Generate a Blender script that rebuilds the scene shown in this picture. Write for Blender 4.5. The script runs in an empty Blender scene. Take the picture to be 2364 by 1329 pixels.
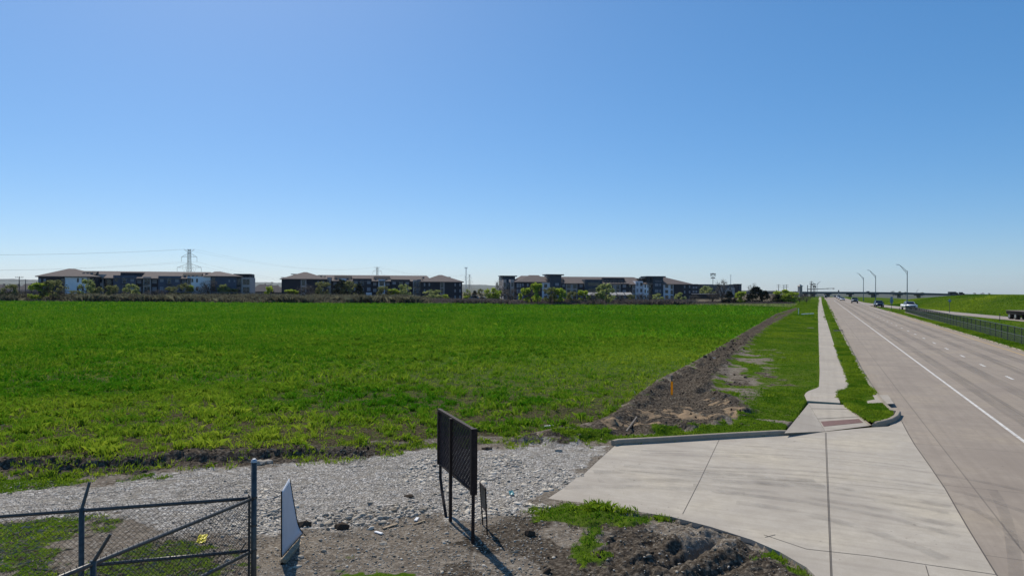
import bpy, math, random
import numpy as np
from mathutils import Vector, Matrix
S = bpy.context.scene
C = S.collection
random.seed(7); rng = np.random.default_rng(7)

# ------------------------------------------------------------ camera, light
F, CH = 1600.0, 4.4
ROLL = math.radians(0.25); PITCH = math.atan(2.9/1600)
cam_d = bpy.data.cameras.new('camera'); cam = bpy.data.objects.new('camera', cam_d); C.objects.link(cam)
cam_d.sensor_width = 36; cam_d.lens = F/2364*36; cam_d.clip_start = .1; cam_d.clip_end = 20000
cr, sr, cp, sp = math.cos(ROLL), math.sin(ROLL), math.cos(PITCH), math.sin(PITCH)
right = Vector((cr, -sr*sp, sr*cp)); up = Vector((-sr, -cr*sp, cr*cp)); fwd = Vector((0, cp, sp))
cam.matrix_world = Matrix(((right.x, up.x, -fwd.x, 0), (right.y, up.y, -fwd.y, 0), (right.z, up.z, -fwd.z, CH), (0, 0, 0, 1)))
S.camera = cam
SUN_AZ = math.radians(-26); SUN_EL = math.radians(46)
sd = Vector((math.sin(SUN_AZ)*math.cos(SUN_EL), math.cos(SUN_AZ)*math.cos(SUN_EL), math.sin(SUN_EL)))
W = bpy.data.worlds.new('World'); S.world = W; W.use_nodes = True
nt = W.node_tree; bg = nt.nodes['Background']
sky = nt.nodes.new('ShaderNodeTexSky'); sky.sky_type = 'NISHITA'; sky.sun_disc = False
sky.sun_elevation = SUN_EL; sky.sun_rotation = SUN_AZ
sky.altitude = 200; sky.air_density = .80; sky.dust_density = 0.55; sky.ozone_density = 10
gm = nt.nodes.new('ShaderNodeGamma'); gm.inputs[1].default_value = .66
hs = nt.nodes.new('ShaderNodeHueSaturation'); hs.inputs['Saturation'].default_value = 1.31; hs.inputs['Value'].default_value = 1.43
nt.links.new(sky.outputs[0], gm.inputs[0]); nt.links.new(gm.outputs[0], hs.inputs['Color']); mx = nt.nodes.new('ShaderNodeMix'); mx.data_type = 'RGBA'; mx.blend_type = 'MULTIPLY'; mx.inputs[0].default_value = 1; mx.inputs[7].default_value = (1.02, 1.03, 1.02, 1)
nt.links.new(hs.outputs[0], mx.inputs[6]); nt.links.new(mx.outputs[2], bg.inputs[0])
bg.inputs[1].default_value = 0.15
sun_d = bpy.data.lights.new('sun', 'SUN'); sun = bpy.data.objects.new('sun', sun_d); C.objects.link(sun)
sun_d.energy = 4.6; sun_d.angle = math.radians(.5); sun_d.color = (1, .935, .83)
sun.rotation_euler = sd.to_track_quat('Z', 'Y').to_euler()
S.view_settings.view_transform = 'Standard'; S.view_settings.look = 'None'
S.view_settings.exposure = 0.0; S.view_settings.gamma = 1
S.render.engine = 'CYCLES'

# ------------------------------------------------------------ pixel helpers (photo pixels -> real places)
def ray(px, py):
    x = (px-1182)/F; y = -(py-664.5)/F
    v = right*x + up*y + fwd
    return v/v.y
def P(px, py, D):
    v = ray(px, py)*D
    return Vector((v.x, v.y, v.z+CH))
def G(px, py, z=0.0):
    v = ray(px, py); t = (z-CH)/v.z
    return (v.x*t, v.y*t)
A = math.radians(24); sa, ca = math.sin(A), math.cos(A)
def UV(x, y): return x*sa+y*ca, x*ca-y*sa        # along the road, across it
def XY(u, v): return u*sa+v*ca, u*ca-v*sa

# ------------------------------------------------------------ numpy noise, terrain
def _h(i, j, s):
    n = (i.astype(np.int64)*374761393 + j.astype(np.int64)*668265263 + s*1442695041) & 0x7fffffff
    n = ((n ^ (n >> 13))*1274126177) & 0x7fffffff
    return ((n ^ (n >> 16)) & 0xffff)/65535.0
def vn(x, y, s=0):
    i = np.floor(x); j = np.floor(y); fx = x-i; fy = y-j
    fx = fx*fx*(3-2*fx); fy = fy*fy*(3-2*fy)
    a = _h(i, j, s); b = _h(i+1, j, s); c = _h(i, j+1, s); d = _h(i+1, j+1, s)
    return (a*(1-fx)+b*fx)*(1-fy)+(c*(1-fx)+d*fx)*fy
def fbm(x, y, sc, o=4, s=0):
    r = 0; a = .5; t = 0
    for k in range(o):
        r = r + a*vn(x*sc+17.3*k, y*sc-9.1*k, s+k); t += a; a *= .5; sc = sc*2.03
    return r/t
def ss(a, b, x):
    t = np.clip((x-a)/(b-a), 0, 1); return t*t*(3-2*t)
def sdist(poly, x, y):          # signed distance, positive inside
    px = np.array([p[0] for p in poly]); py = np.array([p[1] for p in poly])
    n = len(poly); d = np.full(x.shape, 1e9); ins = np.zeros(x.shape, bool)
    for i in range(n):
        ax, ay = px[i], py[i]; bx, by = px[(i+1) % n], py[(i+1) % n]
        ex, ey = bx-ax, by-ay
        t = np.clip(((x-ax)*ex+(y-ay)*ey)/(ex*ex+ey*ey+1e-12), 0, 1)
        d = np.minimum(d, (x-ax-t*ex)**2+(y-ay-t*ey)**2)
        c = ((ay > y) != (by > y))
        with np.errstate(divide='ignore', invalid='ignore'):
            xi = (bx-ax)*(y-ay)/(by-ay+1e-12)+ax
        ins ^= (c & (x < xi))
    return np.where(ins, np.sqrt(d), -np.sqrt(d))
def PG(pts, z=0.0): return [G(a, b, z) for a, b in pts]

RU = [0, 60, 70, 100, 125, 160, 180, 210, 250, 290, 600]
RV = [62, 44, 41, 34.2, 29.8, 24.6, 22, 18.6, 15.2, 12.2, 9.5]
def ramp_v(u): return np.interp(u, RU, RV)
def H0(x, y):
    u, v = UV(x, y)
    dl = np.interp(y, [0, 150, 220, 300, 450, 600, 900, 2500], [0, 0, -.35, -.7, -1.4, -2, -3, -6])
    dr = np.interp(u, [0, 470, 560, 700, 1200, 2600], [0, 0, -.5, -1.5, -5, -22])
    w = ss(-60, -6, v)
    z = dl*(1-w)+dr*w
    vr = ramp_v(u)
    m = ss(vr+4, vr+24, v)*ss(345, 225, u)
    z = z + m*(3.45+.35*(fbm(x, y, .05, 2, 5)-.5))
    z = z - ss(vr+30, vr+62, v)*6.0*ss(5, 40, u)
    z = z - .35*ss(15.2, 17.5, v)*ss(vr-4, vr-8, v)*ss(165, 140, u)
    return z

DRIVE = PG([(1420, 1028), (1600, 1017), (1815, 1004), (1905, 996), (2000, 987), (2050, 984), (2080, 972), (2081, 967), (2096, 1000), (2112, 1027), (2146, 1075), (2182, 1128), (2210, 1177), (2238, 1225),
            (2302, 1329), (2342, 1400), (1900, 1400), (1888, 1335), (1862, 1309), (1800, 1273), (1735, 1245), (1640, 1215), (1550, 1192), (1400, 1170), (1265, 1150),
            (1300, 1127), (1332, 1101), (1345, 1100), (1350, 1092), (1380, 1064)])
GRAVEL = PG([(-500, 1180), (-60, 1139), (100, 1124), (230, 1113), (340, 1101), (450, 1086), (560, 1074), (700, 1062), (820, 1051), (900, 1040), (1010, 1030), (1100, 1031),
             (1200, 1021), (1330, 1019), (1422, 1027), (1380, 1066), (1330, 1105), (1265, 1150), (1245, 1172), (1215, 1185), (1150, 1180), (1080, 1195), (960, 1190), (900, 1205),
             (760, 1222), (600, 1225), (560, 1235), (420, 1245), (300, 1200), (180, 1190), (-60, 1205), (-500, 1290)])
FIELD = PG([(-700, 1105), (-60, 1080), (120, 1080), (300, 1073), (450, 1060), (600, 1053), (760, 1045), (850, 1036), (1000, 1016), (1100, 1012), (1190, 1014), (1280, 1000), (1390, 972), (1440, 950), (1480, 915),
            (1525, 882), (1588, 850), (1640, 820), (1690, 787), (1740, 757), (1790, 727), (1838, 711), (1800, 709.5), (1200, 704)]) 
FIELD = FIELD[:-2] + [(60, 203), (-16, 205), (-79, 206), (-145, 214), (-230, 222), (-420, 235), (-420, 40)]
TRENCH = PG([(1838, 711), (1790, 727), (1740, 757), (1690, 787), (1640, 820), (1588, 850), (1525, 882), (1480, 915), (1440, 950), (1390, 972), (1280, 1000), (1190, 1014),
             (1300, 1013), (1420, 1004), (1560, 993), (1660, 975), (1750, 958), (1700, 940), (1700, 925), (1632, 906), (1648, 880), (1658, 858), (1684, 828), (1728, 790), (1772, 755), (1840, 714)], .1)
PATCH_D = [PG([(1690, 920), (1720, 900), (1790, 880), (1815, 866), (1830, 868), (1770, 905), (1720, 925)], .1),
           PG([(1640, 905), (1680, 870), (1770, 850), (1800, 870), (1740, 895), (1680, 925)], .1)]
DIRT2 = PG([(1110, 1190), (1230, 1200), (1400, 1185), (1550, 1194), (1640, 1217), (1735, 1247), (1862, 1311), (1888, 1400), (1000, 1400), (1040, 1300), (1090, 1240)])
STRAW = [PG([(1420, 985), (1520, 948), (1610, 930), (1650, 955), (1720, 955), (1745, 962), (1640, 975), (1500, 965)], .1)]
FURROW = PG([(-700, 1140), (-60, 1112), (150, 1104), (320, 1096), (345, 1080), (200, 1085), (60, 1090), (-60, 1090), (-700, 1112)])
GP = [PG(p) for p in (
    [(-200, 1140), (0, 1117), (150, 1110), (330, 1102), (345, 1106), (150, 1122), (0, 1135), (-200, 1155)],
    [(-60, 1219), (60, 1207), (200, 1200), (290, 1196), (270, 1222), (150, 1250), (60, 1290), (-60, 1320)],
    [(-40, 1330), (60, 1275), (200, 1290), (340, 1250), (430, 1240), (440, 1262), (560, 1300), (560, 1400), (-60, 1400)],
    [(1240, 1183), (1300, 1166), (1400, 1166), (1470, 1180), (1545, 1190), (1500, 1200), (1420, 1206), (1330, 1212), (1285, 1212)],
    [(1330, 1240), (1370, 1234), (1380, 1256), (1350, 1258)], [(1335, 1270), (1365, 1268), (1375, 1296), (1345, 1306)],
    [(1755, 1250), (1800, 1262), (1850, 1292), (1835, 1300), (1790, 1288)],
    [(690, 1335), (780, 1314), (870, 1318), (950, 1330), (960, 1400), (690, 1400)],
    [(1290, 1012), (1400, 1000), (1500, 1000), (1650, 985), (1720, 968), (1830, 985), (1815, 1003), (1420, 1024), (1340, 1022)],
    [(900, 1036), (1000, 1025), (1100, 1024), (1200, 1017), (1190, 1022), (1010, 1033)])]
RUT = PG([(1500, 1310), (1545, 1285), (1590, 1262), (1650, 1242), (1668, 1250), (1640, 1275), (1590, 1295), (1540, 1318)])
RUT2 = PG([(1590, 1329), (1650, 1312), (1720, 1285), (1740, 1290), (1700, 1312), (1640, 1335)])

RAMPP = PG([(1790, 1004), (1835, 965), (1860, 925), (1950, 918), (1962, 938), (2010, 975), (2015, 990), (1905, 1000)], .1)
def zones(x, y):
    """returns dict of 0..1 masks (dirt, gravel, crop, grass, straw) and the height"""
    u, v = UV(x, y)
    n1 = fbm(x, y, 1.3, 4, 11)-.5; n2 = fbm(x, y, 4.5, 3, 23)-.5; n3 = fbm(x, y, .35, 3, 31)-.5
    near = (y < 300)
    sf = sdist(FIELD, x, y); sg = sdist(GRAVEL, x, y); st = sdist(TRENCH, x, y); sdr = sdist(DRIVE, x, y)
    crop = ss(-.15, .25, sf+n1*1.0+n2*.3)
    gravel = ss(-.5, .5, sg+n1*1.6+n2*.5)
    tr = ss(-.6, .6, st+n1*1.6+n2*.8)
    for p in PATCH_D: tr = np.maximum(tr, ss(-.9, .9, sdist(p, x, y)+n1*3.4+n2*1.6-.5)*.8)
    d2 = ss(-.35, .35, sdist(DIRT2, x, y)+n1*2.2+n2*.8)*ss(.56, .44, fbm(x, y, .9, 3, 71)*.8+.08)
    straw = np.zeros_like(x)
    for p in STRAW: straw = np.maximum(straw, ss(-.4, .5, sdist(p, x, y)+n1*3+n2*1.5))
    fur = ss(-.25, .25, sdist(FURROW, x, y)+n1*.8)
    edge_ = ss(-.5, -3.5, x+n1*4)*ss(.75, .25, np.abs(sf+.45+n1*.9))*ss(22, 18, y)*(x < 3)
    gr = np.zeros_like(x)
    for p in GP: gr = np.maximum(gr, ss(-.3, .3, sdist(p, x, y)+n1*1.4+n2*.8))
    verge = ss(-.2, .3, -sf)*(1-tr)*np.where((v > -14) & (u > 24.6) & (x > 3.2), 1, 0)*ss(-.1, .2, -sdr)
    verge = verge*(1-.68*ss(-1.2, -3.6, v+n1*3)*ss(.40, .52, fbm(x, y, .9, 3, 66))*ss(85, 55, y))
    far = ss(40, 60, y)*(1-crop)*(v > -14)
    right_ = (v > 13)
    grass = np.maximum(np.maximum(gr*(1-.2*gravel), verge), np.maximum(far*(1-tr), right_*1.0))
    weeds = (1-crop)*ss(150, 190, y)*(v < -5)          # dry ground under the far trees
    rise = np.where(x > 1.6, ss(0, .12, -sdr)*ss(-.5, .1, u-23.6)*(x > 1.2), ss(-.2, 1.1, -sg-.1)*ss(13.5, 15.5, y))
    rise = rise*(v < 1.6)*.10
    left_step = .15*ss(-.1, .22, sf+.42+n1*1.1+n2*.5)*ss(-2.2, -6.0, x)
    z = H0(x, y)+rise*(1-ss(1.35, 1.5, v))+left_step
    z = z + fur*(n2*.10-.03) + edge_*((fbm(x, y, 9., 3, 51)-.5)*.12+n2*.08)
    z = z + tr*(.03+(n1*.30+n2*.16))*ss(0., .6, st+.3) + .16*ss(.9, .0, np.abs(st-.15))*ss(.3, -.1, sf)*ss(-.5, .5, n1*8+.5)*(st > -.6)*(x < 90)
    z = z + crop*(n2*.07+n1*.05)*ss(90, 20, y)
    bare = (1-crop)*(1-gravel)*(1-tr)*(y < 14.5)
    n4 = fbm(x, y, 9., 3, 51)-.5
    dirtz = ss(.1, 1.2, x-.5)
    z = z + bare*((n1*.06+n2*.05)+dirtz*(n1*.06+n2*.07+n4*.10+(fbm(x, y, 22., 2, 57)-.5)*.05))*ss(0, .5, -sdr)
    z = z + gravel*(n2*.045+n1*.05+n4*.025)*ss(0, .4, -sdr)
    z = z - .22*ss(-.05, .22, sdist(RUT, x, y)+n2*.12)+.12*ss(.35, .0, np.abs(sdist(RUT, x, y)+.22))*ss(-.25, .1, n1+.1)
    z = z - .09*ss(-.05, .15, sdist(RUT2, x, y)+n2*.1)
    z = z - ss(.0, .10, sdr)*.12 - .10*ss(.5, -.05, -sdr)*(y < 13.6)*(sdr < 0)
    rp_ = np.maximum(sdist(RAMPP, x, y), .1*((u > 29) & (u < 34.2) & (v > np.interp(u, [29, 31, 32, 33.6], [-.4, -.55, -.45, -.0])) & (v < .6))); z = z - .22*ss(.02, .12, rp_)
    # sunk bed beneath the carriageway and its kerbs
    road = ss(1.35, 1.5, v)*ss(14.4, 14.2, v)
    z = z - .16*road
    z = z - .04*ss(14.2, 14.6, v) 
    return dict(crop=crop, gravel=gravel*(sdr < .05), dirt=np.maximum(np.maximum(np.maximum(tr, fur), d2), edge_), straw=straw, grass=np.clip(grass, 0, 1), weeds=weeds, z=z, n1=n1, n2=n2, n3=n3, sdr=sdr, v=v, u=u)
def gz(x, y):
    r = zones(np.array([float(x)]), np.array([float(y)])); return float(r['z'][0])
def hit(px, py):                # where a photo pixel meets the smooth terrain
    r = ray(px, py); lo, hi = 5., 1200.
    for k in range(60):
        m = (lo+hi)/2
        z = CH+r.z*m
        if z > float(H0(np.array([r.x*m]), np.array([m]))[0]): lo = m
        else: hi = m
    return r.x*lo, lo, CH+r.z*lo

# ------------------------------------------------------------ object helpers
def tagit(o, label=None, cat=None, group=None, kind=None):
    if label: o['label'] = label
    if cat: o['category'] = cat
    if group: o['group'] = group
    if kind: o['kind'] = kind
    return o
def empty(name, loc, rz, label, cat, group=None):
    o = bpy.data.objects.new(name, None); C.objects.link(o); o.location = loc; o.rotation_euler = (0, 0, rz)
    o.empty_display_size = .3
    return tagit(o, label, cat, group)
class MB:
    def __init__(s): s.v = []; s.f = []
    def quad(s, *p):
        n = len(s.v); s.v += [tuple(q) for q in p]; s.f.append(tuple(range(n, n+len(p))))
    def box(s, x0, x1, y0, y1, z0, z1):
        n = len(s.v)
        s.v += [(x0, y0, z0), (x1, y0, z0), (x1, y1, z0), (x0, y1, z0), (x0, y0, z1), (x1, y0, z1), (x1, y1, z1), (x0, y1, z1)]
        s.f += [(n, n+3, n+2, n+1), (n+4, n+5, n+6, n+7), (n, n+1, n+5, n+4), (n+1, n+2, n+6, n+5), (n+2, n+3, n+7, n+6), (n+3, n, n+4, n+7)]
        return s
    def tube(s, pts, rad, n=8, caps=True):
        pts = [Vector(p) for p in pts]
        if not hasattr(rad, '__len__'): rad = [rad]*len(pts)
        b = len(s.v); ref = None
        for i, p in enumerate(pts):
            d = (pts[min(i+1, len(pts)-1)]-pts[max(i-1, 0)]).normalized()
            if ref is None:
                ref = d.cross(Vector((0, 0, 1)))
                if ref.length < .05: ref = Vector((1, 0, 0))
            a = (ref-d*ref.dot(d)).normalized(); c = d.cross(a); ref = a
            for k in range(n):
                t = 2*math.pi*k/n
                s.v.append(tuple(p+(a*math.cos(t)+c*math.sin(t))*rad[i]))
        for i in range(len(pts)-1):
            for k in range(n):
                q = b+i*n; s.f.append((q+k, q+(k+1) % n, q+n+(k+1) % n, q+n+k))
        if caps:
            s.f.append(tuple(range(b+n-1, b-1, -1))); e = b+(len(pts)-1)*n; s.f.append(tuple(range(e, e+n)))
        return s
    def prism(s, prof, x0, x1):          # profile in (y,z) extruded along x
        b = len(s.v); n = len(prof)
        s.v += [(x0, p[0], p[1]) for p in prof]+[(x1, p[0], p[1]) for p in prof]
        for k in range(n): s.f.append((b+k, b+(k+1) % n, b+n+(k+1) % n, b+n+k))
        s.f.append(tuple(range(b+n-1, b-1, -1))); s.f.append(tuple(range(b+n, b+2*n)))
        return s
    def build(s, name, mat, parent=None, bevel=0, smooth=False, loc=None, rz=None, rx=None):
        me = bpy.data.meshes.new(name); me.from_pydata(s.v, [], s.f); me.validate()
        import bmesh
        bm = bmesh.new(); bm.from_mesh(me); bmesh.ops.recalc_face_normals(bm, faces=bm.faces)
        if bevel:
            bmesh.ops.bevel(bm, geom=[e for e in bm.edges if len(e.link_faces) == 2 and e.calc_face_angle(0) > .6], offset=bevel, segments=2, affect='EDGES', clamp_overlap=True)
        bm.to_mesh(me); bm.free()
        me.materials.append(mat)
        if smooth: me.shade_smooth()
        o = bpy.data.objects.new(name, me); C.objects.link(o)
        if parent is not None: o.parent = parent
        if loc: o.location = loc
        if rz is not None: o.rotation_euler[2] = rz
        return o
def npmesh(name, verts, faces, mat, attrs=None, smooth=False, n=3):
    me = bpy.data.meshes.new(name)
    nv = len(verts); nf = len(faces)
    me.vertices.add(nv); me.vertices.foreach_set('co', np.asarray(verts, np.float32).ravel())
    me.loops.add(nf*n); me.loops.foreach_set('vertex_index', np.asarray(faces, np.int32).ravel())
    me.polygons.add(nf); me.polygons.foreach_set('loop_start', np.arange(nf, dtype=np.int32)*n)
    me.polygons.foreach_set('loop_total', np.full(nf, n, np.int32))
    me.update(calc_edges=True)
    for k, a in (attrs or {}).items():
        if a.ndim == 1:
            at = me.attributes.new(k, 'FLOAT', 'POINT'); at.data.foreach_set('value', a.astype(np.float32))
        else:
            at = me.attributes.new(k, 'FLOAT_COLOR', 'POINT'); at.data.foreach_set('color', a.astype(np.float32).ravel())
    me.materials.append(mat)
    if smooth: me.shade_smooth()
    o = bpy.data.objects.new(name, me); C.objects.link(o)
    return o
def copy_tree(o, parent=None, **kw):
    c = o.copy(); C.objects.link(c); c.parent = parent
    for ch in o.children: copy_tree(ch, c)
    for k in ('label',):
        if k in kw: c[k] = kw[k]
    return c

# ------------------------------------------------------------ materials
class N:
    def __init__(s, name):
        s.m = bpy.data.materials.new(name); s.m.use_nodes = True; s.t = s.m.node_tree
        s.b = s.t.nodes['Principled BSDF']; s.o = s.t.nodes['Material Output']
    def n(s, t, **k):
        x = s.t.nodes.new(t)
        for a, b in k.items():
            if a.startswith('i_'):
                key = a[2:]; key = int(key) if key.isdigit() else key.replace('_', ' ')
                x.inputs[key].default_value = b
            else: setattr(x, a, b)
        return x
    def l(s, a, b): s.t.links.new(a, b)
    def coord(s, kind='Object', scale=None):
        c = s.n('ShaderNodeTexCoord').outputs[kind]
        if scale:
            m = s.n('ShaderNodeMapping'); m.inputs['Scale'].default_value = scale; s.l(c, m.inputs[0]); c = m.outputs[0]
        return c
    def noise(s, sc, det=4, co=None, rough=.55):
        x = s.n('ShaderNodeTexNoise'); x.inputs['Scale'].default_value = sc; x.inputs['Detail'].default_value = det; x.inputs['Roughness'].default_value = rough
        if co is not None: s.l(co, x.inputs['Vector'])
        return x.outputs['Fac']
    def ramp(s, f, stops):
        r = s.n('ShaderNodeValToRGB'); e = r.color_ramp.elements
        while len(e) < len(stops): e.new(.5)
        for k, (p, c) in enumerate(stops):
            e[k].position = p; e[k].color = (*c, 1) if len(c) == 3 else c
        s.l(f, r.inputs[0]); return r.outputs[0]
    def mix(s, f, a, b, mode='MIX'):
        x = s.n('ShaderNodeMix', data_type='RGBA', blend_type=mode)
        for v, i in ((f, 0), (a, 6), (b, 7)):
            if hasattr(v, 'links'): s.l(v, x.inputs[i])
            else: x.inputs[i].default_value = v if i == 0 else (*v, 1)
        return x.outputs[2]
    def math(s, op, a, b=0.0, c=None, clamp=False):
        x = s.n('ShaderNodeMath', operation=op, use_clamp=clamp)
        for v, i in ((a, 0), (b, 1), (c, 2)):
            if v is None: continue
            if hasattr(v, 'links'): s.l(v, x.inputs[i])
            else: x.inputs[i].default_value = v
        return x.outputs[0]
    def maprange(s, v, a, b, c=0., d=1.):
        x = s.n('ShaderNodeMapRange'); s.l(v, x.inputs[0])
        for i, q in enumerate((a, b, c, d)): x.inputs[i+1].default_value = q
        return x.outputs[0]
    def bump(s, h, dist, strength=1.):
        x = s.n('ShaderNodeBump'); x.inputs['Distance'].default_value = dist; x.inputs['Strength'].default_value = strength
        s.l(h, x.inputs['Height']); s.l(x.outputs[0], s.b.inputs['Normal'])
    def out(s, col=None, rough=.8, metal=0., spec=.5):
        if col is not None:
            if hasattr(col, 'links'): s.l(col, s.b.inputs['Base Color'])
            else: s.b.inputs['Base Color'].default_value = (*col, 1)
        s.b.inputs['Roughness'].default_value = rough; s.b.inputs['Metallic'].default_value = metal
        s.b.inputs['Specular IOR Level'].default_value = spec
        return s.m
def simple(name, col, rough=.7, metal=0., var=.12, sc=6., bump=0., spec=.4):
    m = N(name); co = m.coord(); f = m.noise(sc, 4, co)
    c = m.ramp(f, [(.3, tuple(x*(1-var) for x in col)), (.7, tuple(min(1, x*(1+var)) for x in col))])
    if bump: m.bump(m.noise(sc*4, 4, co), bump)
    return m.out(c, rough, metal, spec)
def leafmat(name, c1, c2, trans=.4, attr='tint', rough=.6):
    m = N(name); a = m.n('ShaderNodeAttribute', attribute_name=attr)
    c = m.mix(a.outputs['Fac'], c1, c2)
    d = m.b; m.l(c, d.inputs['Base Color']); d.inputs['Roughness'].default_value = rough; d.inputs['Specular IOR Level'].default_value = .03
    t = m.n('ShaderNodeBsdfTranslucent'); m.l(c, t.inputs[0])
    mx = m.n('ShaderNodeMixShader'); mx.inputs[0].default_value = trans
    m.l(d.outputs[0], mx.inputs[1]); m.l(t.outputs[0], mx.inputs[2]); m.l(mx.outputs[0], m.o.inputs[0])
    return m.m

def ground_mat():
    m = N('ground_soil_and_turf'); co = m.coord()
    a = m.n('ShaderNodeAttribute', attribute_name='m1'); s1 = m.n('ShaderNodeSeparateColor'); m.l(a.outputs['Color'], s1.inputs[0])
    b = m.n('ShaderNodeAttribute', attribute_name='m2'); s2 = m.n('ShaderNodeSeparateColor'); m.l(b.outputs['Color'], s2.inputs[0])
    crop, gravel, dirt = s1.outputs; grass, straw, weeds = s2.outputs
    fine = m.noise(14, 5, co); mid = m.noise(2.2, 5, co); big = m.noise(.22, 4, co); vfine = m.noise(60, 3, co)
    huge = m.noise(.03, 3, co)
    # dusty soil with small pale pebbles
    soil = m.ramp(mid, [(.3, (.115, .092, .068)), (.55, (.21, .175, .135)), (.75, (.29, .25, .20))])
    soil = m.mix(m.maprange(vfine, .35, .7), soil, (.12, .10, .08), 'MIX')
    soil = m.mix(m.maprange(fine, .52, .60), soil, (.27, .24, .20))
    dark = m.ramp(fine, [(.3, (.024, .0195, .015)), (.50, (.075, .061, .047)), (.64, (.155, .130, .10)), (.8, (.27, .235, .185))])
    # gravel and broken limestone
    vo = m.n('ShaderNodeTexVoronoi', feature='F1'); vo.inputs['Scale'].default_value = 16; m.l(co, vo.inputs['Vector'])
    v2 = m.n('ShaderNodeTexVoronoi', feature='DISTANCE_TO_EDGE'); v2.inputs['Scale'].default_value = 16; m.l(co, v2.inputs['Vector'])
    sc = m.n('ShaderNodeSeparateColor'); m.l(vo.outputs['Color'], sc.inputs[0])
    gcol = m.ramp(sc.outputs[0], [(.0, (.24, .215, .185)), (.5, (.42, .385, .34)), (1, (.60, .565, .51))])
    gcol = m.mix(m.maprange(v2.outputs['Distance'], .0, .07, .75, 0), gcol, (.13, .118, .10))
    gcol = m.mix(m.maprange(mid, .50, .68, 0, .8), gcol, (.30, .265, .215))
    # crop: emerald far out, yellower where thin
    cg = m.ramp(m.noise(1.1, 6, co, .65), [(.28, (.038, .105, .004)), (.5, (.058, .160, .006)), (.72, (.095, .205, .008))])
    cg = m.mix(m.maprange(big, .4, .66, 0, .6), cg, (.040, .145, .004))
    cg = m.mix(m.maprange(huge, .42, .62, 0, .35), cg, (.075, .175, .008))
    dist = m.n('ShaderNodeSeparateXYZ'); m.l(co, dist.inputs[0])
    thin = m.maprange(dist.outputs[1], 22, 58, 1, 0)
    bare = m.math('MULTIPLY', m.maprange(m.noise(3.4, 5, co), .22, .42), thin)
    cg = m.mix(bare, cg, m.ramp(fine, [(.35, (.026, .024, .012)), (.65, (.110, .090, .056))]))  # bare soil, with shade between the tufts put into its dark tone
    tg = m.ramp(m.noise(1.6, 6, co, .7), [(.3, (.032, .070, .006)), (.5, (.060, .110, .009)), (.75, (.10, .145, .014))])
    tg = m.mix(m.maprange(big, .45, .65, 0, .65), tg, (.085, .11, .022))
    wd = m.ramp(m.noise(.9, 6, co, .7), [(.3, (.05, .045, .03)), (.55, (.16, .135, .10)), (.8, (.12, .14, .05))])
    fz = m.math('SUBTRACT', m.math('ADD', m.math('MULTIPLY', m.noise(7, 4, co), .9), 0.05), .5)
    def edge(k): return m.maprange(m.math('ADD', k, fz), .35, .65)
    c = soil
    c = m.mix(edge(gravel), c, gcol)
    c = m.mix(edge(dirt), c, dark)
    c = m.mix(m.math('MULTIPLY', edge(straw), .85), c, (.30, .215, .135))
    c = m.mix(edge(weeds), c, wd)
    c = m.mix(edge(grass), c, tg)
    c = m.mix(edge(crop), c, cg)
    bh = m.math('ADD', m.math('MULTIPLY', fine, .7), m.math('MULTIPLY', vfine, .3))
    bh = m.math('ADD', bh, m.math('MULTIPLY', m.maprange(v2.outputs['Distance'], 0, .2), m.math('MULTIPLY', gravel, .5)))
    m.bump(bh, .05, .9)
    return m.out(c, .95, 0, .0)

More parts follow.
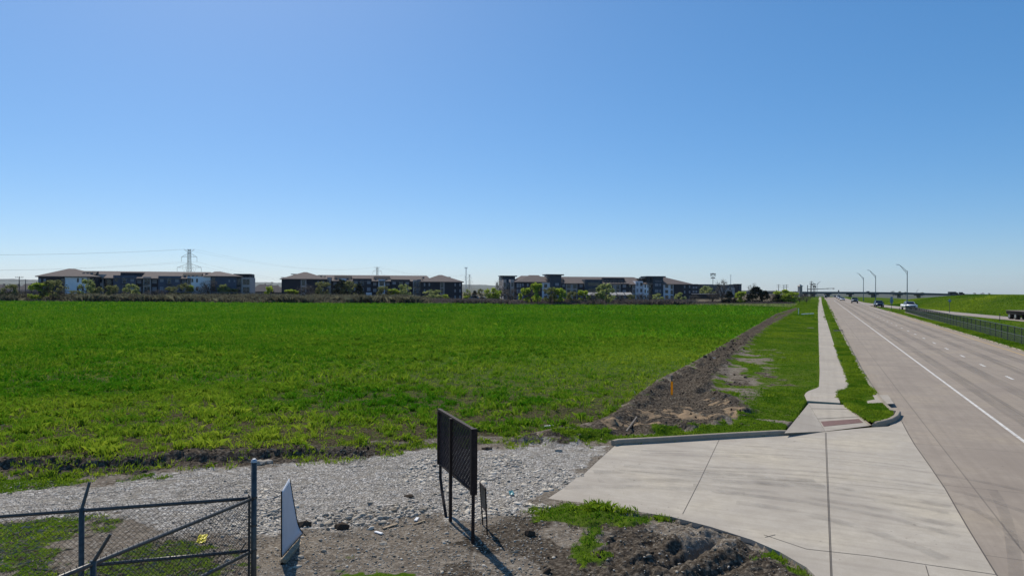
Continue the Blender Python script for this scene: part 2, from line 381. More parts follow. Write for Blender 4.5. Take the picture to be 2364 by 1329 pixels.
def concrete(name, base, joints=None, warm=.04, scale=1., stain=1.0, along=(5., .12, 1.)):
    m = N(name); co = m.coord()
    big = m.noise(.35*scale, 5, co); mid = m.noise(3*scale, 6, co, .65); fine = m.noise(90, 3, co)
    c = m.ramp(big, [(.35, (base[0]*(1-.20*stain), base[1]*(1-.21*stain), base[2]*(1-.20*stain))), (.5, base), (.65, (base[0]*(1+.10*stain), base[1]*(1+.08*stain), base[2]*(1+.01*stain)))])
    c = m.mix(m.maprange(mid, .40, .62, .0, .55*stain), c, (base[0]*.80, base[1]*.78, base[2]*.76))
    c = m.mix(m.maprange(fine, .46, .6, 0, .30), c, (base[0]*.6, base[1]*.58, base[2]*.55))
    st = m.coord(scale=along); sn = m.noise(1., 5, st, .6)
    c = m.mix(m.maprange(sn, .46, .64, 0, .34*stain), c, (base[0]*.62, base[1]*.6, base[2]*.6))
    vo = m.n('ShaderNodeTexVoronoi'); vo.inputs['Scale'].default_value = 1.3; m.l(co, vo.inputs['Vector'])
    c = m.mix(m.maprange(vo.outputs['Distance'], .025, .05, .6, 0), c, (.09, .075, .06))
    v2 = m.n('ShaderNodeTexVoronoi'); v2.inputs['Scale'].default_value = 5.5; m.l(co, v2.inputs['Vector'])
    sp_m = m.math('MULTIPLY', m.maprange(v2.outputs['Distance'], .07, .11, .75, 0), m.maprange(m.noise(.8, 3, co), .50, .60))
    c = m.mix(sp_m, c, (.12, .10, .08))
    c = m.mix(m.maprange(m.noise(1.1, 6, co, .7), .52, .75, 0, .30*stain), c, (base[0]*.66, base[1]*.64, base[2]*.62))
    if joints:
        sx, sy, w, alpha = joints
        xyz = m.n('ShaderNodeSeparateXYZ'); m.l(co, xyz.inputs[0])
        for ax, sp_ in ((0, sx), (1, sy)):
            if not sp_: continue
            fr = m.math('PINGPONG', m.math('ADD', xyz.outputs[ax], .0 if ax else .25), sp_/2)
            f = m.maprange(fr, w*.5, w*.5+.012, alpha, 0)
            c = m.mix(f, c, (.10, .085, .07))
    if joints:                               # every poured slab its own shade
        sl = m.n('ShaderNodeTexWhiteNoise', noise_dimensions='2D')
        cmb = m.n('ShaderNodeCombineXYZ')
        m.l(m.math('FLOOR', m.math('DIVIDE', m.math('ADD', xyz.outputs[0], .25), joints[0] or 50)), cmb.inputs[0])
        m.l(m.math('FLOOR', m.math('DIVIDE', xyz.outputs[1], (joints[1] or 50)*3)), cmb.inputs[1])
        m.l(cmb.outputs[0], sl.inputs['Vector'])
        c = m.mix(m.maprange(sl.outputs[0], 0, 1, 0, .36), c, (base[0]*.72, base[1]*.7, base[2]*.69))
    m.bump(m.math('ADD', m.math('MULTIPLY', mid, .5), m.math('MULTIPLY', fine, .5)), .004, .6)
    return m.out(c, .9, 0, .2)

M = {}
M['ground'] = ground_mat()
M['road'] = concrete('road_concrete', (.342, .288, .230), (3.4, 4.6, .02, .55))
M['ramp_road'] = concrete('slip_road_concrete', (.37, .32, .27), (0, 4.6, .02, .4))
M['drive'] = concrete('driveway_concrete', (.452, .402, .330), along=(.14, 4., 1.))
M['walk'] = concrete('sidewalk_concrete', (.43, .38, .312), (0, 1.52, .015, .5), stain=.7)
M['kerb'] = concrete('kerb_concrete', (.34, .29, .225), None, stain=.8)
M['white_paint'] = simple('worn_white_road_paint', (.56, .53, .48), .8, var=.3, sc=5)
M['yellow_paint'] = simple('worn_yellow_road_paint', (.50, .33, .13), .8, var=.15, sc=3)
M['joint'] = simple('joint_filler', (.09, .078, .066), .95)
M['galv'] = simple('galvanised_steel', (.085, .082, .076), .42, .45, .25, 20)
M['galv_light'] = simple('pale_galvanised_steel', (.42, .44, .46), .45, .5, .15, 12)
M['wire'] = simple('fence_wire', (.022, .022, .022), .6, .2)
M['rust'] = simple('dark_brown_painted_steel', (.030, .018, .015), .65, .1, .35, 14, spec=.25)
M['mesh_rust'] = simple('rusty_expanded_metal', (.075, .042, .034), .7, .2, .5, 9, spec=.2)
M['white_board'] = simple('white_plastic_board', (.55, .57, .62), .5, 0, .05, 3)
M['black'] = simple('black_edge', (.010, .010, .010), .8, spec=.1)
M['wood'] = simple('weathered_timber', (.33, .25, .16), .85, 0, .3, 12, .004)
M['timber_grey'] = simple('grey_timber', (.16, .135, .11), .9, 0, .3, 8)
M['yellow'] = simple('yellow_plastic', (.75, .62, .02), .5, 0, .08)
M['marker'] = leafmat('orange_yellow_marker', (.95, .50, .02), (.95, .50, .02), .45)
M['whiteplastic'] = simple('white_plastic', (.7, .7, .7), .5)
M['navy'] = simple('navy_siding', (.018, .022, .032), .8, 0, .1, .6)
M['navy2'] = simple('slate_blue_siding', (.075, .092, .13), .8, 0, .08, .6)
M['teal'] = simple('dark_teal_siding', (.024, .045, .066), .7, 0, .1, .6)
M['pale'] = simple('pale_lilac_stucco', (.62, .62, .66), .85, 0, .06, .5)
M['beige'] = simple('taupe_stucco', (.38, .34, .32), .85, 0, .06, .5)
M['wwhite'] = simple('white_stucco', (.82, .81, .82), .85, 0, .06, .5)
M['grey'] = simple('grey_cladding', (.115, .125, .14), .8, 0, .15, .4)
M['shingle'] = simple('brown_shingle', (.135, .105, .092), .95, 0, .14, 1.2)
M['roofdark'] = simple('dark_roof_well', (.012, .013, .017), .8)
M['housewall'] = simple('tan_house_wall', (.16, .125, .105), .9, 0, .2, .3)
M['houseroof'] = simple('grey_brown_house_roof', (.105, .088, .082), .95, 0, .2, .5)
M['frame'] = simple('window_frame_paint', (.33, .34, .37), .6)
M['blind'] = simple('window_blind', (.20, .21, .24), .5)
M['darkglass'] = simple('dark_window_glass', (.012, .016, .022), .15, 0, .1, spec=.6)
M['carport'] = simple('carport_roof_metal', (.26, .245, .225), .7, .0)
M['steel_dark'] = simple('dark_steel', (.03, .035, .04), .5, .3)
M['bridge'] = simple('dark_bridge_concrete', (.085, .10, .115), .85, 0, .12, .1)  # one even dark blue-grey for girder and parapets
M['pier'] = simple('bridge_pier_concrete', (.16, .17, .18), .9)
M['lampsteel'] = simple('lamp_post_steel', (.13, .16, .18), .45, .4)
M['poleswood'] = simple('utility_pole_wood', (.055, .05, .048), .9)
M['signblue'] = simple('blue_road_sign_back', (.12, .2, .32), .45, .3)
M['tactile'] = simple('brick_red_tactile_paving', (.215, .125, .105), .9, 0, .15, 8)
M['tyre'] = simple('tyre_rubber', (.012, .012, .012), .85)
M['rim'] = simple('wheel_rim_metal', (.55, .56, .58), .3, .8)
M['lampglass'] = simple('headlight_lens', (.75, .77, .8), .15, 0, .02, spec=.8)
M['carglass'] = simple('vehicle_glass', (.01, .013, .018), .06, 0, .02, spec=.8)
for k, c in dict(white=(.72, .73, .74), silver=(.42, .44, .47), navyblue=(.035, .055, .085), grey=(.16, .17, .18), black=(.015, .016, .018), bronze=(.20, .19, .175)).items():
    M['p_'+k] = simple('car_paint_'+k, c, .22, .3 if k != 'white' else 0, .02, spec=.6)
M['bark'] = simple('tree_bark', (.045, .036, .030), .95, 0, .2, 4)
M['leafY'] = leafmat('fresh_yellow_green_leaves', (.17, .25, .022), (.42, .50, .07), .55)
M['leafO'] = leafmat('olive_leaves', (.10, .11, .04), (.25, .26, .10), .45)
M['leafG'] = leafmat('pale_green_leaves', (.18, .22, .065), (.38, .42, .16), .5)
M['leafB'] = leafmat('bare_twigs', (.075, .064, .055), (.19, .17, .145), .3)
M['leafE'] = leafmat('dark_evergreen_needles', (.012, .020, .012), (.035, .048, .026), .2)
M['brush'] = leafmat('dark_brush', (.066, .060, .042), (.21, .195, .125), .4)
M['dryweed'] = leafmat('dry_weeds', (.085, .068, .060), (.20, .165, .14), .3)
M['crop'] = leafmat('wheat_blades', (.042, .170, .005), (.40, .46, .04), .5, rough=.9)
M['turf'] = leafmat('turf_blades', (.045, .145, .006), (.30, .38, .028), .5, rough=.9)
M['straw'] = leafmat('dry_stalks', (.16, .12, .07), (.46, .40, .30), .2)
M['rock'] = leafmat('broken_limestone', (.21, .178, .135), (.62, .56, .47), 0, rough=.95)
M['clod'] = leafmat('earth_clods', (.03, .022, .016), (.13, .10, .075), 0, rough=.95)
M['hill'] = simple('wooded_hills', (.06, .07, .05), .95, 0, .3, .01)

# ------------------------------------------------------------ ground sheet
def build_ground():
    ys = [2.0]
    while ys[-1] < 9: ys.append(ys[-1]+.1)
    while ys[-1] < 17: ys.append(ys[-1]+.034)
    while ys[-1] < 45: ys.append(ys[-1]*1.0045)
    while ys[-1] < 2600: ys.append(ys[-1]*1.013)
    ys = np.array(ys)
    tt = np.concatenate([np.linspace(-1.35, -.85, 60, endpoint=False), np.linspace(-.85, .85, 700, endpoint=False), np.linspace(.85, 1.35, 60)])
    Y, T = np.meshgrid(ys, tt, indexing='ij'); X = T*(Y+2.0)
    x, y = X.ravel(), Y.ravel()
    r = zones(x, y)
    m1 = np.stack([r['crop'], r['gravel'], r['dirt'], np.ones_like(x)], 1)
    m2 = np.stack([r['grass'], r['straw'], r['weeds'], np.ones_like(x)], 1)
    nr, nc = Y.shape
    idx = np.arange(nr*nc).reshape(nr, nc)
    f = np.stack([idx[:-1, :-1], idx[:-1, 1:], idx[1:, 1:], idx[1:, :-1]], -1).reshape(-1, 4)
    o = npmesh('ground', np.stack([x, y, r['z']], 1), f, M['ground'], dict(m1=m1, m2=m2), True, 4)
    tagit(o, kind='structure')
build_ground()

# ------------------------------------------------------------ paving (local frame: x across, y along the road)
def zr(u): return float(H0(np.array([u*sa+8*ca]), np.array([u*ca-8*sa]))[0])
def strip(name, mat, v0, v1, u0, u1, dz, thick=0, parent=None, step=8., kind='structure', vfun=None):
    mb = MB(); us = [u0]
    while us[-1] < u1: us.append(min(u1, us[-1]+step))
    for i in range(len(us)-1):
        a, b = us[i], us[i+1]
        if vfun: l0, r0 = vfun(a); l1, r1 = vfun(b)
        else: l0 = l1 = v0; r0 = r1 = v1
        za, zb = zr(a)+dz, zr(b)+dz
        mb.quad((l0, a, za), (r0, a, za), (r1, b, zb), (l1, b, zb))
        if thick:
            for (p, q) in ((l0, l1), (r0, r1)):
                mb.quad((p, a, za), (q, b, zb), (q, b, zb-thick), (p, a, za-thick))
    if thick:
        a = us[0]; l0, r0 = vfun(a) if vfun else (v0, v1); za = zr(a)+dz
        mb.quad((l0, a, za), (r0, a, za), (r0, a, za-thick), (l0, a, za-thick))
    o = mb.build(name, mat, parent)
    if parent is None: o.rotation_euler[2] = -A; tagit(o, kind=kind)
    return o
road = strip('road', M['road'], 2.1, 13.42, 3, 610, 0)
def rampvf(u):
    c = float(ramp_v(u)); return (max(c-2.9, 9.0 if u > 200 else 0), c+2.9)
slip = strip('slip_road', M['ramp_road'], 0, 0, 20, 330, .006, vfun=rampvf)
strip('edge_line', M['white_paint'], 5.41, 5.52, 6, 345, .010, parent=road)
for k in range(60):
    u0 = 14.6+k*6.1
    if k % 1 == 0 and u0 < 215: strip('lane_dash', M['white_paint'], 8.74, 8.87, 42.8+(k-5)*6.4-1.0, 42.8+(k-5)*6.4+.55, .010, parent=road)
strip('yellow_line', M['yellow_paint'], 12.78, 12.90, 6, 165, .010, parent=road)
strip('slip_line', M['white_paint'], 0, 0, 150, 206, .010, parent=slip, vfun=lambda u: (float(np.interp(u, [150, 206], [13.0, 11.6])), float(np.interp(u, [150, 206], [13.14, 11.74]))))
# sidewalk
def walkvf(u):
    return (float(np.interp(u, [29.2, 30.9, 32.0, 33.6, 40, 95, 260], [-.46, -.60, -.50, -.05, -.03, -.25, -.85])), float(np.interp(u, [29.2, 30.9, 32.6, 33.6, 35, 41, 49, 65, 111, 260], [.70, .66, .68, 1.05, 1.2, 1.2, 1.1, .97, .8, .38])))
strip('sidewalk', M['walk'], 0, 0, 29.25, 560, .125, thick=.1, vfun=walkvf, step=.5)
# the crossing ramp at the end of the sidewalk, sloping down to the driveway
def loc(px, py, z):
    x, y = G(px, py, z); u, v = UV(x, y); return (v, u, z)
RA, RB, RC, RD = [Vector(loc(*q)) for q in ((1866, 930, .128), (1948, 934, .128), (2007, 982, .012), (1905, 995, .008))]
def rpt(a, b, dz=0.): p = RA.lerp(RB, a).lerp(RD.lerp(RC, a), b); p.z += dz; return p
mb = MB()
for i in range(10):
    for j in range(10): mb.quad(rpt(i/10, j/10), rpt((i+1)/10, j/10), rpt((i+1)/10, (j+1)/10), rpt(i/10, (j+1)/10))
rp = mb.build('crossing_ramp', M['walk']); rp.rotation_euler[2] = -A; tagit(rp, kind='structure')
mb = MB(); mb.quad(rpt(-.004, .02), rpt(-.004, 1), loc(1811, 999, .122), loc(1856, 944, .126)); mb.build('flare', M['walk'], rp)
mb = MB()
for i in range(30):
    for j in range(6):
        a0, a1 = .03+.92*i/30, .03+.92*(i+1)/30; b0, b1 = .70+.16*j/6, .70+.16*(j+1)/6
        mb.quad(rpt(a0, b0, .006), rpt(a1, b0, .006), rpt(a1, b1, .006), rpt(a0, b1, .006))
        c0 = rpt((a0+a1)/2, (b0+b1)/2, .006); mb.box(c0.x-.012, c0.x+.012, c0.y-.015, c0.y+.015, c0.z-.002, c0.z+.006)
mb.build('tactile_paving', M['tactile'], rp)
mb = MB(); mb.quad(rpt(1, 0, .004), rpt(1.07, 0, .006), rpt(1.05, 1, .01), rpt(1, 1, .004)); mb.build('ramp_edge', M['kerb'], rp)
for b_ in (.22, .60):
    mb = MB(); mb.quad(rpt(0, b_, .005), rpt(1, b_, .005), rpt(1, b_+.012, .005), rpt(0, b_+.012, .005)); mb.build('expansion_joint', M['joint'], rp)
# driveway slab with a real edge
def ngon_slab(name, poly, z, t, mat):
    mb = MB(); n = len(poly)
    pv = [(UV(a, b)[1], UV(a, b)[0]) for a, b in poly]
    mb.v += [(a, b, z) for a, b in pv]+[(a, b, z-t) for a, b in pv]
    mb.f.append(tuple(range(n)))
    for k in range(n): mb.f.append((k, (k+1) % n, n+(k+1) % n, n+k))
    o = mb.build(name, mat); o.rotation_euler[2] = -A
    return tagit(o, kind='structure')
drive = ngon_slab('driveway', DRIVE, .004, .25, M['drive'])
def line_strip(name, pts, w, z, mat, parent, n=1):
    mb = MB(); P_ = [Vector((UV(*G(a, b))[1], UV(*G(a, b))[0], 0)) for a, b in pts]
    for i in range(len(P_)-1):
        d = (P_[i+1]-P_[i]).normalized(); s = Vector((-d.y, d.x, 0))*w/2
        a, b = P_[i], P_[i+1]
        mb.quad((a-s)+Vector((0, 0, z)), (a+s)+Vector((0, 0, z)), (b+s)+Vector((0, 0, z)), (b-s)+Vector((0, 0, z)))
    return mb.build(name, mat, parent)
line_strip('expansion_joint', [(1905, 998), (1918, 1335)], .014, .008, M['joint'], drive)
line_strip('expansion_joint', [(1907.3, 998), (1921, 1335)], .012, .008, M['joint'], drive)
line_strip('expansion_joint', [(1660, 1015), (1615, 1110), (1576, 1186)], .012, .008, M['joint'], drive)
line_strip('expansion_joint', [(2080, 969), (2096, 1000), (2112, 1027), (2146, 1075), (2182, 1128), (2210, 1177), (2238, 1225), (2302, 1329)], .022, .009, M['joint'], drive)
line_strip('crack', [(1763, 1234), (1790, 1243), (1862, 1267), (1918, 1273), (2010, 1283), (2140, 1303), (2300, 1326)], .014, .008, M['joint'], drive)
line_strip('crack', [(1766, 1240), (1790, 1234)], .014, .010, M['joint'], drive)
line_strip('expansion_joint', [(2137, 1305), (2146, 1335)], .012, .008, M['joint'], drive)
line_strip('expansion_joint', [(1430, 1085), (1620, 1100), (1912, 1113), (2185, 1139)], .007, .007, M['joint'], drive)
def tyre_mat():
    m = N('tyre_rubber_mark'); co = m.coord()
    f = m.maprange(m.noise(1.2, 6, co, .7), .35, .75, .0, .26)
    m.out((.10, .095, .095), .95); t = m.n('ShaderNodeBsdfTransparent'); x = m.n('ShaderNodeMixShader')
    m.l(f, x.inputs[0]); m.l(t.outputs[0], x.inputs[1]); m.l(m.b.outputs[0], x.inputs[2]); m.l(x.outputs[0], m.o.inputs[0]); return m.m
M['mark'] = tyre_mat()
def arc(pts, k=9):
    o = []
    for i in range(k+1):
        t = i/k; a, b, c = pts
        o.append(((1-t)**2*a[0]+2*t*(1-t)*b[0]+t*t*c[0], (1-t)**2*a[1]+2*t*(1-t)*b[1]+t*t*c[1]))
    return o
for i, (a, b, c, w) in enumerate([((1480, 1040), (1900, 1045), (2135, 1082), .10), ((1500, 1046), (1900, 1050), (2140, 1090), .08), ((1600, 1078), (1900, 1080), (2170, 1122), .16), ((1560, 1084), (1930, 1092), (2178, 1132), .12),
                     ((1440, 1075), (1800, 1095), (2195, 1170), .26), ((1600, 1120), (1900, 1140), (2200, 1215), .25), ((1640, 1135), (1960, 1160), (2215, 1240), .22), ((1300, 1125), (1500, 1118), (1720, 1140), .3), ((1450, 1050), (1700, 1052), (1905, 1062), .12), ((1720, 1030), (1950, 1036), (2125, 1066), .1), ((1700, 1160), (1950, 1190), (2180, 1290), .26), ((1540, 1098), (1820, 1112), (2190, 1185), .14), ((1380, 1110), (1700, 1105), (1905, 1125), .35), ((1370, 1090), (1600, 1088), (1880, 1110), .3)]):
    line_strip('tyre_mark', arc((a, b, c)), w, .0105+.0012*i, M['mark'], drive)
# wheel wear along the lanes and a few sweeping marks on the road
for i, (a, b, c, w) in enumerate([((2160, 1095), (2260, 1105), (2500, 1165), .22), ((2190, 1130), (2300, 1150), (2500, 1235), .2), ((2290, 1130), (2345, 1200), (2350, 1400), .2), ((2200, 1160), (2310, 1180), (2420, 1330), .18)]):
    line_strip('tyre_mark', arc((a, b, c)), w, .006+.0012*i, M['mark'], road)
wm = N('lane_wear'); co_ = wm.coord(scale=(1.5, .10, 1)); wf = wm.maprange(wm.noise(1.4, 5, co_, .6), .30, .62, .03, .20)
wm.out((.12, .11, .10), .9); wt = wm.n('ShaderNodeBsdfTransparent'); wx = wm.n('ShaderNodeMixShader'); wm.l(wf, wx.inputs[0]); wm.l(wt.outputs[0], wx.inputs[1]); wm.l(wm.b.outputs[0], wx.inputs[2]); wm.l(wx.outputs[0], wm.o.inputs[0])
for v0, v1 in ((6.05, 6.7), (7.55, 8.2), (9.7, 10.4), (11.2, 11.9)): strip('wheel_wear', wm.m, v0, v1, 5, 340, .0045, parent=road)
# kerbs: a rounded profile swept along a path; h scales the height
def kerb(name, path, w=.16, side=1, label=None, dz=0):
    mb = MB(); n = len(path)
    prof = [(0, 0), (.012, .10), (.03, .135), (.05, .15), (w-.02, .152), (w, .14), (w, 0)]
    for i, (x, y, h) in enumerate(path):
        a = Vector(path[max(i-1, 0)][:2]); b = Vector(path[min(i+1, n-1)][:2]); d = (b-a).normalized(); s = Vector((-d.y, d.x))*side
        for (o, z) in prof: mb.v.append((x+s.x*o, y+s.y*o, -.1 if z == 0 else z*h+dz))
    k = len(prof)
    for i in range(n-1):
        for j in range(k-1): mb.f.append((i*k+j, i*k+j+1, (i+1)*k+j+1, (i+1)*k+j))
    mb.f.append(tuple(range(k))); mb.f.append(tuple(range((n-1)*k, n*k)))
    o = mb.build(name, M['kerb']); tagit(o, kind='structure'); return o
path = [(*G(a, b), h) for a, b, h in ((2012, 982, .25), (2025, 984, .9), (2045, 981, 1), (2063, 976, 1), (2076, 968, 1), (2081, 958, 1))]
path += [(*XY(u, v), h) for u, v, h in ((28.3, 2.44, 1), (29.4, 2.36, 1), (31, 2.28, 1), (34, 2.2, .95), (38, 2.14, .95))]+[(*XY(u, 2.10), .92) for u in range(44, 470, 8)]
kerb('roadside_kerb', path)
path = [(*G(a, b), h) for a, b, h in ((1421, 1029, .95), (1430, 1027, 1), (1520, 1022, 1), (1600, 1017, 1), (1700, 1011, 1), (1800, 1005, .95), (1818, 1004, .85), (1860, 1000.5, .35), (1903, 997, .04))]
kerb('driveway_kerb', path)
kerb('roadside_kerb', [(*XY(u, 13.42), .8) for u in range(4, 168, 4)]+[(*XY(170, 13.3), .6)], side=-1)
# grass verge between kerb and sidewalk, crisp edged
NL = ([25.5, 27.07, 28.43, 29.48, 30.9], [1.55, 1.16, .88, .78, .70]); NRR = ([25.5, 25.67, 26.05, 26.79, 28.0, 29.4, 31, 34, 38, 44], [1.62, 1.75, 2.0, 2.22, 2.36, 2.26, 2.18, 2.10, 2.04, 2.0])
def vergevf(u): return (walkvf(u)[1] if u > 30.9 else float(np.interp(u, *NL)), float(np.interp(u, *NRR)))
vl = strip('verge', M['ground'], 0, 0, 25.5, 560, .122, vfun=vergevf, step=.4)
vr = strip('verge', M['ground'], 13.55, 15.0, 3, 172, .10, thick=.12)
for o in (vl, vr):
    me = o.data; n = len(me.vertices)
    for nm, c in (('m1', (0, 0, 0, 1)), ('m2', (1, 0, 0, 1))):
        at = me.attributes.new(nm, 'FLOAT_COLOR', 'POINT'); at.data.foreach_set('color', np.tile(np.array(c, np.float32), n))
# storm inlet aprons let into the verge
mb = MB()
for q in ([(2000, 925), (2020, 921), (2014, 911), (2050, 911), (2064, 931), (2044, 932), (2038, 929), (2004, 931)],):
    b0 = len(mb.v); pts = [loc(a, b, .13) for a, b in q]; mb.v += pts; mb.f.append(tuple(range(b0, b0+len(pts))))
ap = mb.build('inlet_apron', M['walk']); ap.rotation_euler[2] = -A; tagit(ap, kind='structure')

# ------------------------------------------------------------ scattered stuff: stones, clods, blades
def sample(n, x0, x1, y0, y1): return rng.uniform(x0, x1, n), rng.uniform(y0, y1, n)
def wedge(n, y0, y1, t0=-.86, t1=.86):      # even ground density inside the stretch the place shows
    y = np.sqrt(rng.uniform(y0*y0, y1*y1, n)); return rng.uniform(t0, t1, n)*y, y
ico_v = []
def ico():
    t = (1+5**.5)/2
    v = np.array([(-1, t, 0), (1, t, 0), (-1, -t, 0), (1, -t, 0), (0, -1, t), (0, 1, t), (0, -1, -t), (0, 1, -t), (t, 0, -1), (t, 0, 1), (-t, 0, -1), (-t, 0, 1)])/2
    f = np.array([(0, 11, 5), (0, 5, 1), (0, 1, 7), (0, 7, 10), (0, 10, 11), (1, 5, 9), (5, 11, 4), (11, 10, 2), (10, 7, 6), (7, 1, 8), (3, 9, 4), (3, 4, 2), (3, 2, 6), (3, 6, 8), (3, 8, 9), (4, 9, 5), (2, 4, 11), (6, 2, 10), (8, 6, 7), (9, 8, 1)])
    return v, f
def stones(name, x, y, size, flat, mat, tint, label, cat, sink=.3):
    v, f = ico(); n = len(x); r = zones(x, y)
    vv = np.tile(v[None], (n, 1, 1))*(1+rng.uniform(-.32, .32, (n, 12, 3)))
    vv[:, :, 0] *= (size*rng.uniform(.55, 1.1, n))[:, None]; vv[:, :, 1] *= (size*rng.uniform(.4, .9, n))[:, None]; vv[:, :, 2] *= (size*flat*rng.uniform(.6, 1.3, n))[:, None]
    tx = rng.normal(0, .22, n); vv[:, :, 2] += vv[:, :, 0]*tx[:, None]+vv[:, :, 1]*rng.normal(0, .22, n)[:, None]
    a = rng.uniform(0, 6.28, n); c, s = np.cos(a)[:, None], np.sin(a)[:, None]
    X = vv[:, :, 0]*c-vv[:, :, 1]*s; Y = vv[:, :, 0]*s+vv[:, :, 1]*c
    V = np.stack([X+x[:, None], Y+y[:, None], vv[:, :, 2]+r['z'][:, None]+(size*flat*(.5-sink))[:, None]], -1).reshape(-1, 3)
    Fc = (f[None]+(np.arange(n)*12)[:, None, None]).reshape(-1, 3)
    o = npmesh(name, V, Fc, mat, dict(tint=np.repeat(tint, 12)))
    return tagit(o, label, cat, kind='stuff')
def blades(name, x, y, h, w, nb, mat, tint, label, cat, spread=.05, z=None, lean=.45):
    if z is None: z = zones(x, y)['z']
    n = len(x); X = np.repeat(x, nb)+rng.normal(0, 1, n*nb)*np.repeat(spread*np.ones(n), nb); Y = np.repeat(y, nb)+rng.normal(0, 1, n*nb)*np.repeat(spread*np.ones(n), nb)
    Z = np.repeat(z, nb)-.01; k = n*nb; tint = tint
    H = np.repeat(h, nb)*rng.uniform(.55, 1.25, k); Wd = np.repeat(w, nb)*rng.uniform(.7, 1.3, k)
    a = rng.uniform(0, 6.28, k); b = rng.uniform(0, 6.28, k); L = np.abs(rng.normal(0, lean, k))*H
    dx, dy = np.cos(a)*Wd/2, np.sin(a)*Wd/2; lx, ly = np.cos(b)*L, np.sin(b)*L
    V = np.empty((k, 4, 3))
    V[:, 0] = np.stack([X-dx, Y-dy, Z], 1); V[:, 1] = np.stack([X+dx, Y+dy, Z], 1)
    V[:, 2] = np.stack([X+lx*.35+dx*.7, Y+ly*.35+dy*.7, Z+H*.6], 1)
    V[:, 3] = np.stack([X+lx, Y+ly, Z+H*.98-L*.25], 1)
    base = np.arange(k)*4
    Fc = np.concatenate([np.stack([base, base+1, base+2], 1), np.stack([base, base+2, base+3], 1)])
    t = np.clip(np.repeat(tint, nb)+rng.normal(0, .13, k), 0, 1)
    o = npmesh(name, V.reshape(-1, 3), Fc, mat, dict(tint=np.repeat(t, 4)))
    return tagit(o, label, cat, kind='stuff')

# wheat field
def field():
    parts = []
    for (n, y0, y1, hh, ww, nb) in ((62000, 13.5, 30, .095, .020, 8), (70000, 30, 62, .12, .036, 6), (60000, 62, 120, .15, .07, 4), (45000, 120, 226, .2, .16, 3)):
        x, y = wedge(n, y0, y1, -.92, .62)
        r = zones(x, y); t = fbm(x, y, .16, 3, 77); pt = fbm(x, y, .75, 4, 78); cl = fbm(x, y, 2.6, 3, 79)
        thin = ss(95, 24, y)*(.35+.65*ss(-14, 6, x)) 
        u_, v_ = UV(x, y); band = ss(58, 48, u_)*ss(22, 30, u_)*ss(-19, -12, v_)*ss(-.4, .1, r['n1']+.1)
        keep = (r['crop'] > .5) & (rng.uniform(0, 1, n) < 1.0-.30*ss(40, 20, y)-thin*(1-.6*band)*(.85*ss(.46, .54, cl)+.62*ss(.49, .57, pt)) - .30*band) & (x > -.92*y)
        for (pa, pb) in (((1068, 820), (900, 915)), ((1165, 825), (1040, 965)), ((900, 915), (760, 960))):
            (ax, ay), (bx, by) = G(*pa), G(*pb); ex, ey = bx-ax, by-ay; tt = np.clip(((x-ax)*ex+(y-ay)*ey)/(ex*ex+ey*ey), 0, 1)
            keep &= ~((np.hypot(x-ax-tt*ex, y-ay-tt*ey) < .16) & (rng.uniform(0, 1, n) < .85))
        x, y, t, pt, cl, band = [q[keep] for q in (x, y, t, pt, cl, band)]
        yel = .17+.40*ss(29, 16.5, y)+(.30+.35*ss(60, 18, y))*(t-.5)+.5*(pt-.5)*ss(90, 30, y)+.26*ss(0, 10, x)*ss(75, 40, y)-.05*ss(60, 110, y)
        h = hh*(.55+.9*ss(.35, .62, pt)+1.1*ss(.46, .34, cl))*(1-.35*band)*(1.15-.3*ss(10, 50, x))
        parts.append(blades('wheat_crop', x, y, h, np.full(len(x), ww), nb, M['crop'], yel, 'green wheat growing across the flat field, thinner and yellower near the gravel', 'crop', .055 if y0 < 60 else .14))
field()
def seedlings():
    n = 90000; x, y = wedge(n, 14, 58, -.92, .62); r = zones(x, y); u, v = UV(x, y)
    keep = (r['crop'] > .5) & (fbm(x, y, 3.1, 3, 91) > .42); x, y, v = x[keep], y[keep], v[keep]
    blades('wheat_seedlings', x, y, .045+.035*ss(15, 50, y), np.full(len(x), .016)*(1+ss(20, 55, y)), 4, M['crop'], .30+.5*fbm(x, y, .8, 3, 92)-.1*ss(25, 50, y)+.12*ss(-20, -8, v), 'short thin wheat between the thicker clumps', 'crop', .06)
    n = 2600; x, y = wedge(n, 14, 40, -.8, .45); r = zones(x, y); k = (r['crop'] > .5) & (fbm(x, y, .6, 3, 93) > .52); x, y = x[k], y[k]
    blades('field_straw', x, y, np.full(len(x), .045), np.full(len(x), .012), 3, M['straw'], rng.uniform(.2, 1, len(x)), 'bits of pale straw lying among the thin wheat', 'straw', .05, lean=2.2)
seedlings()
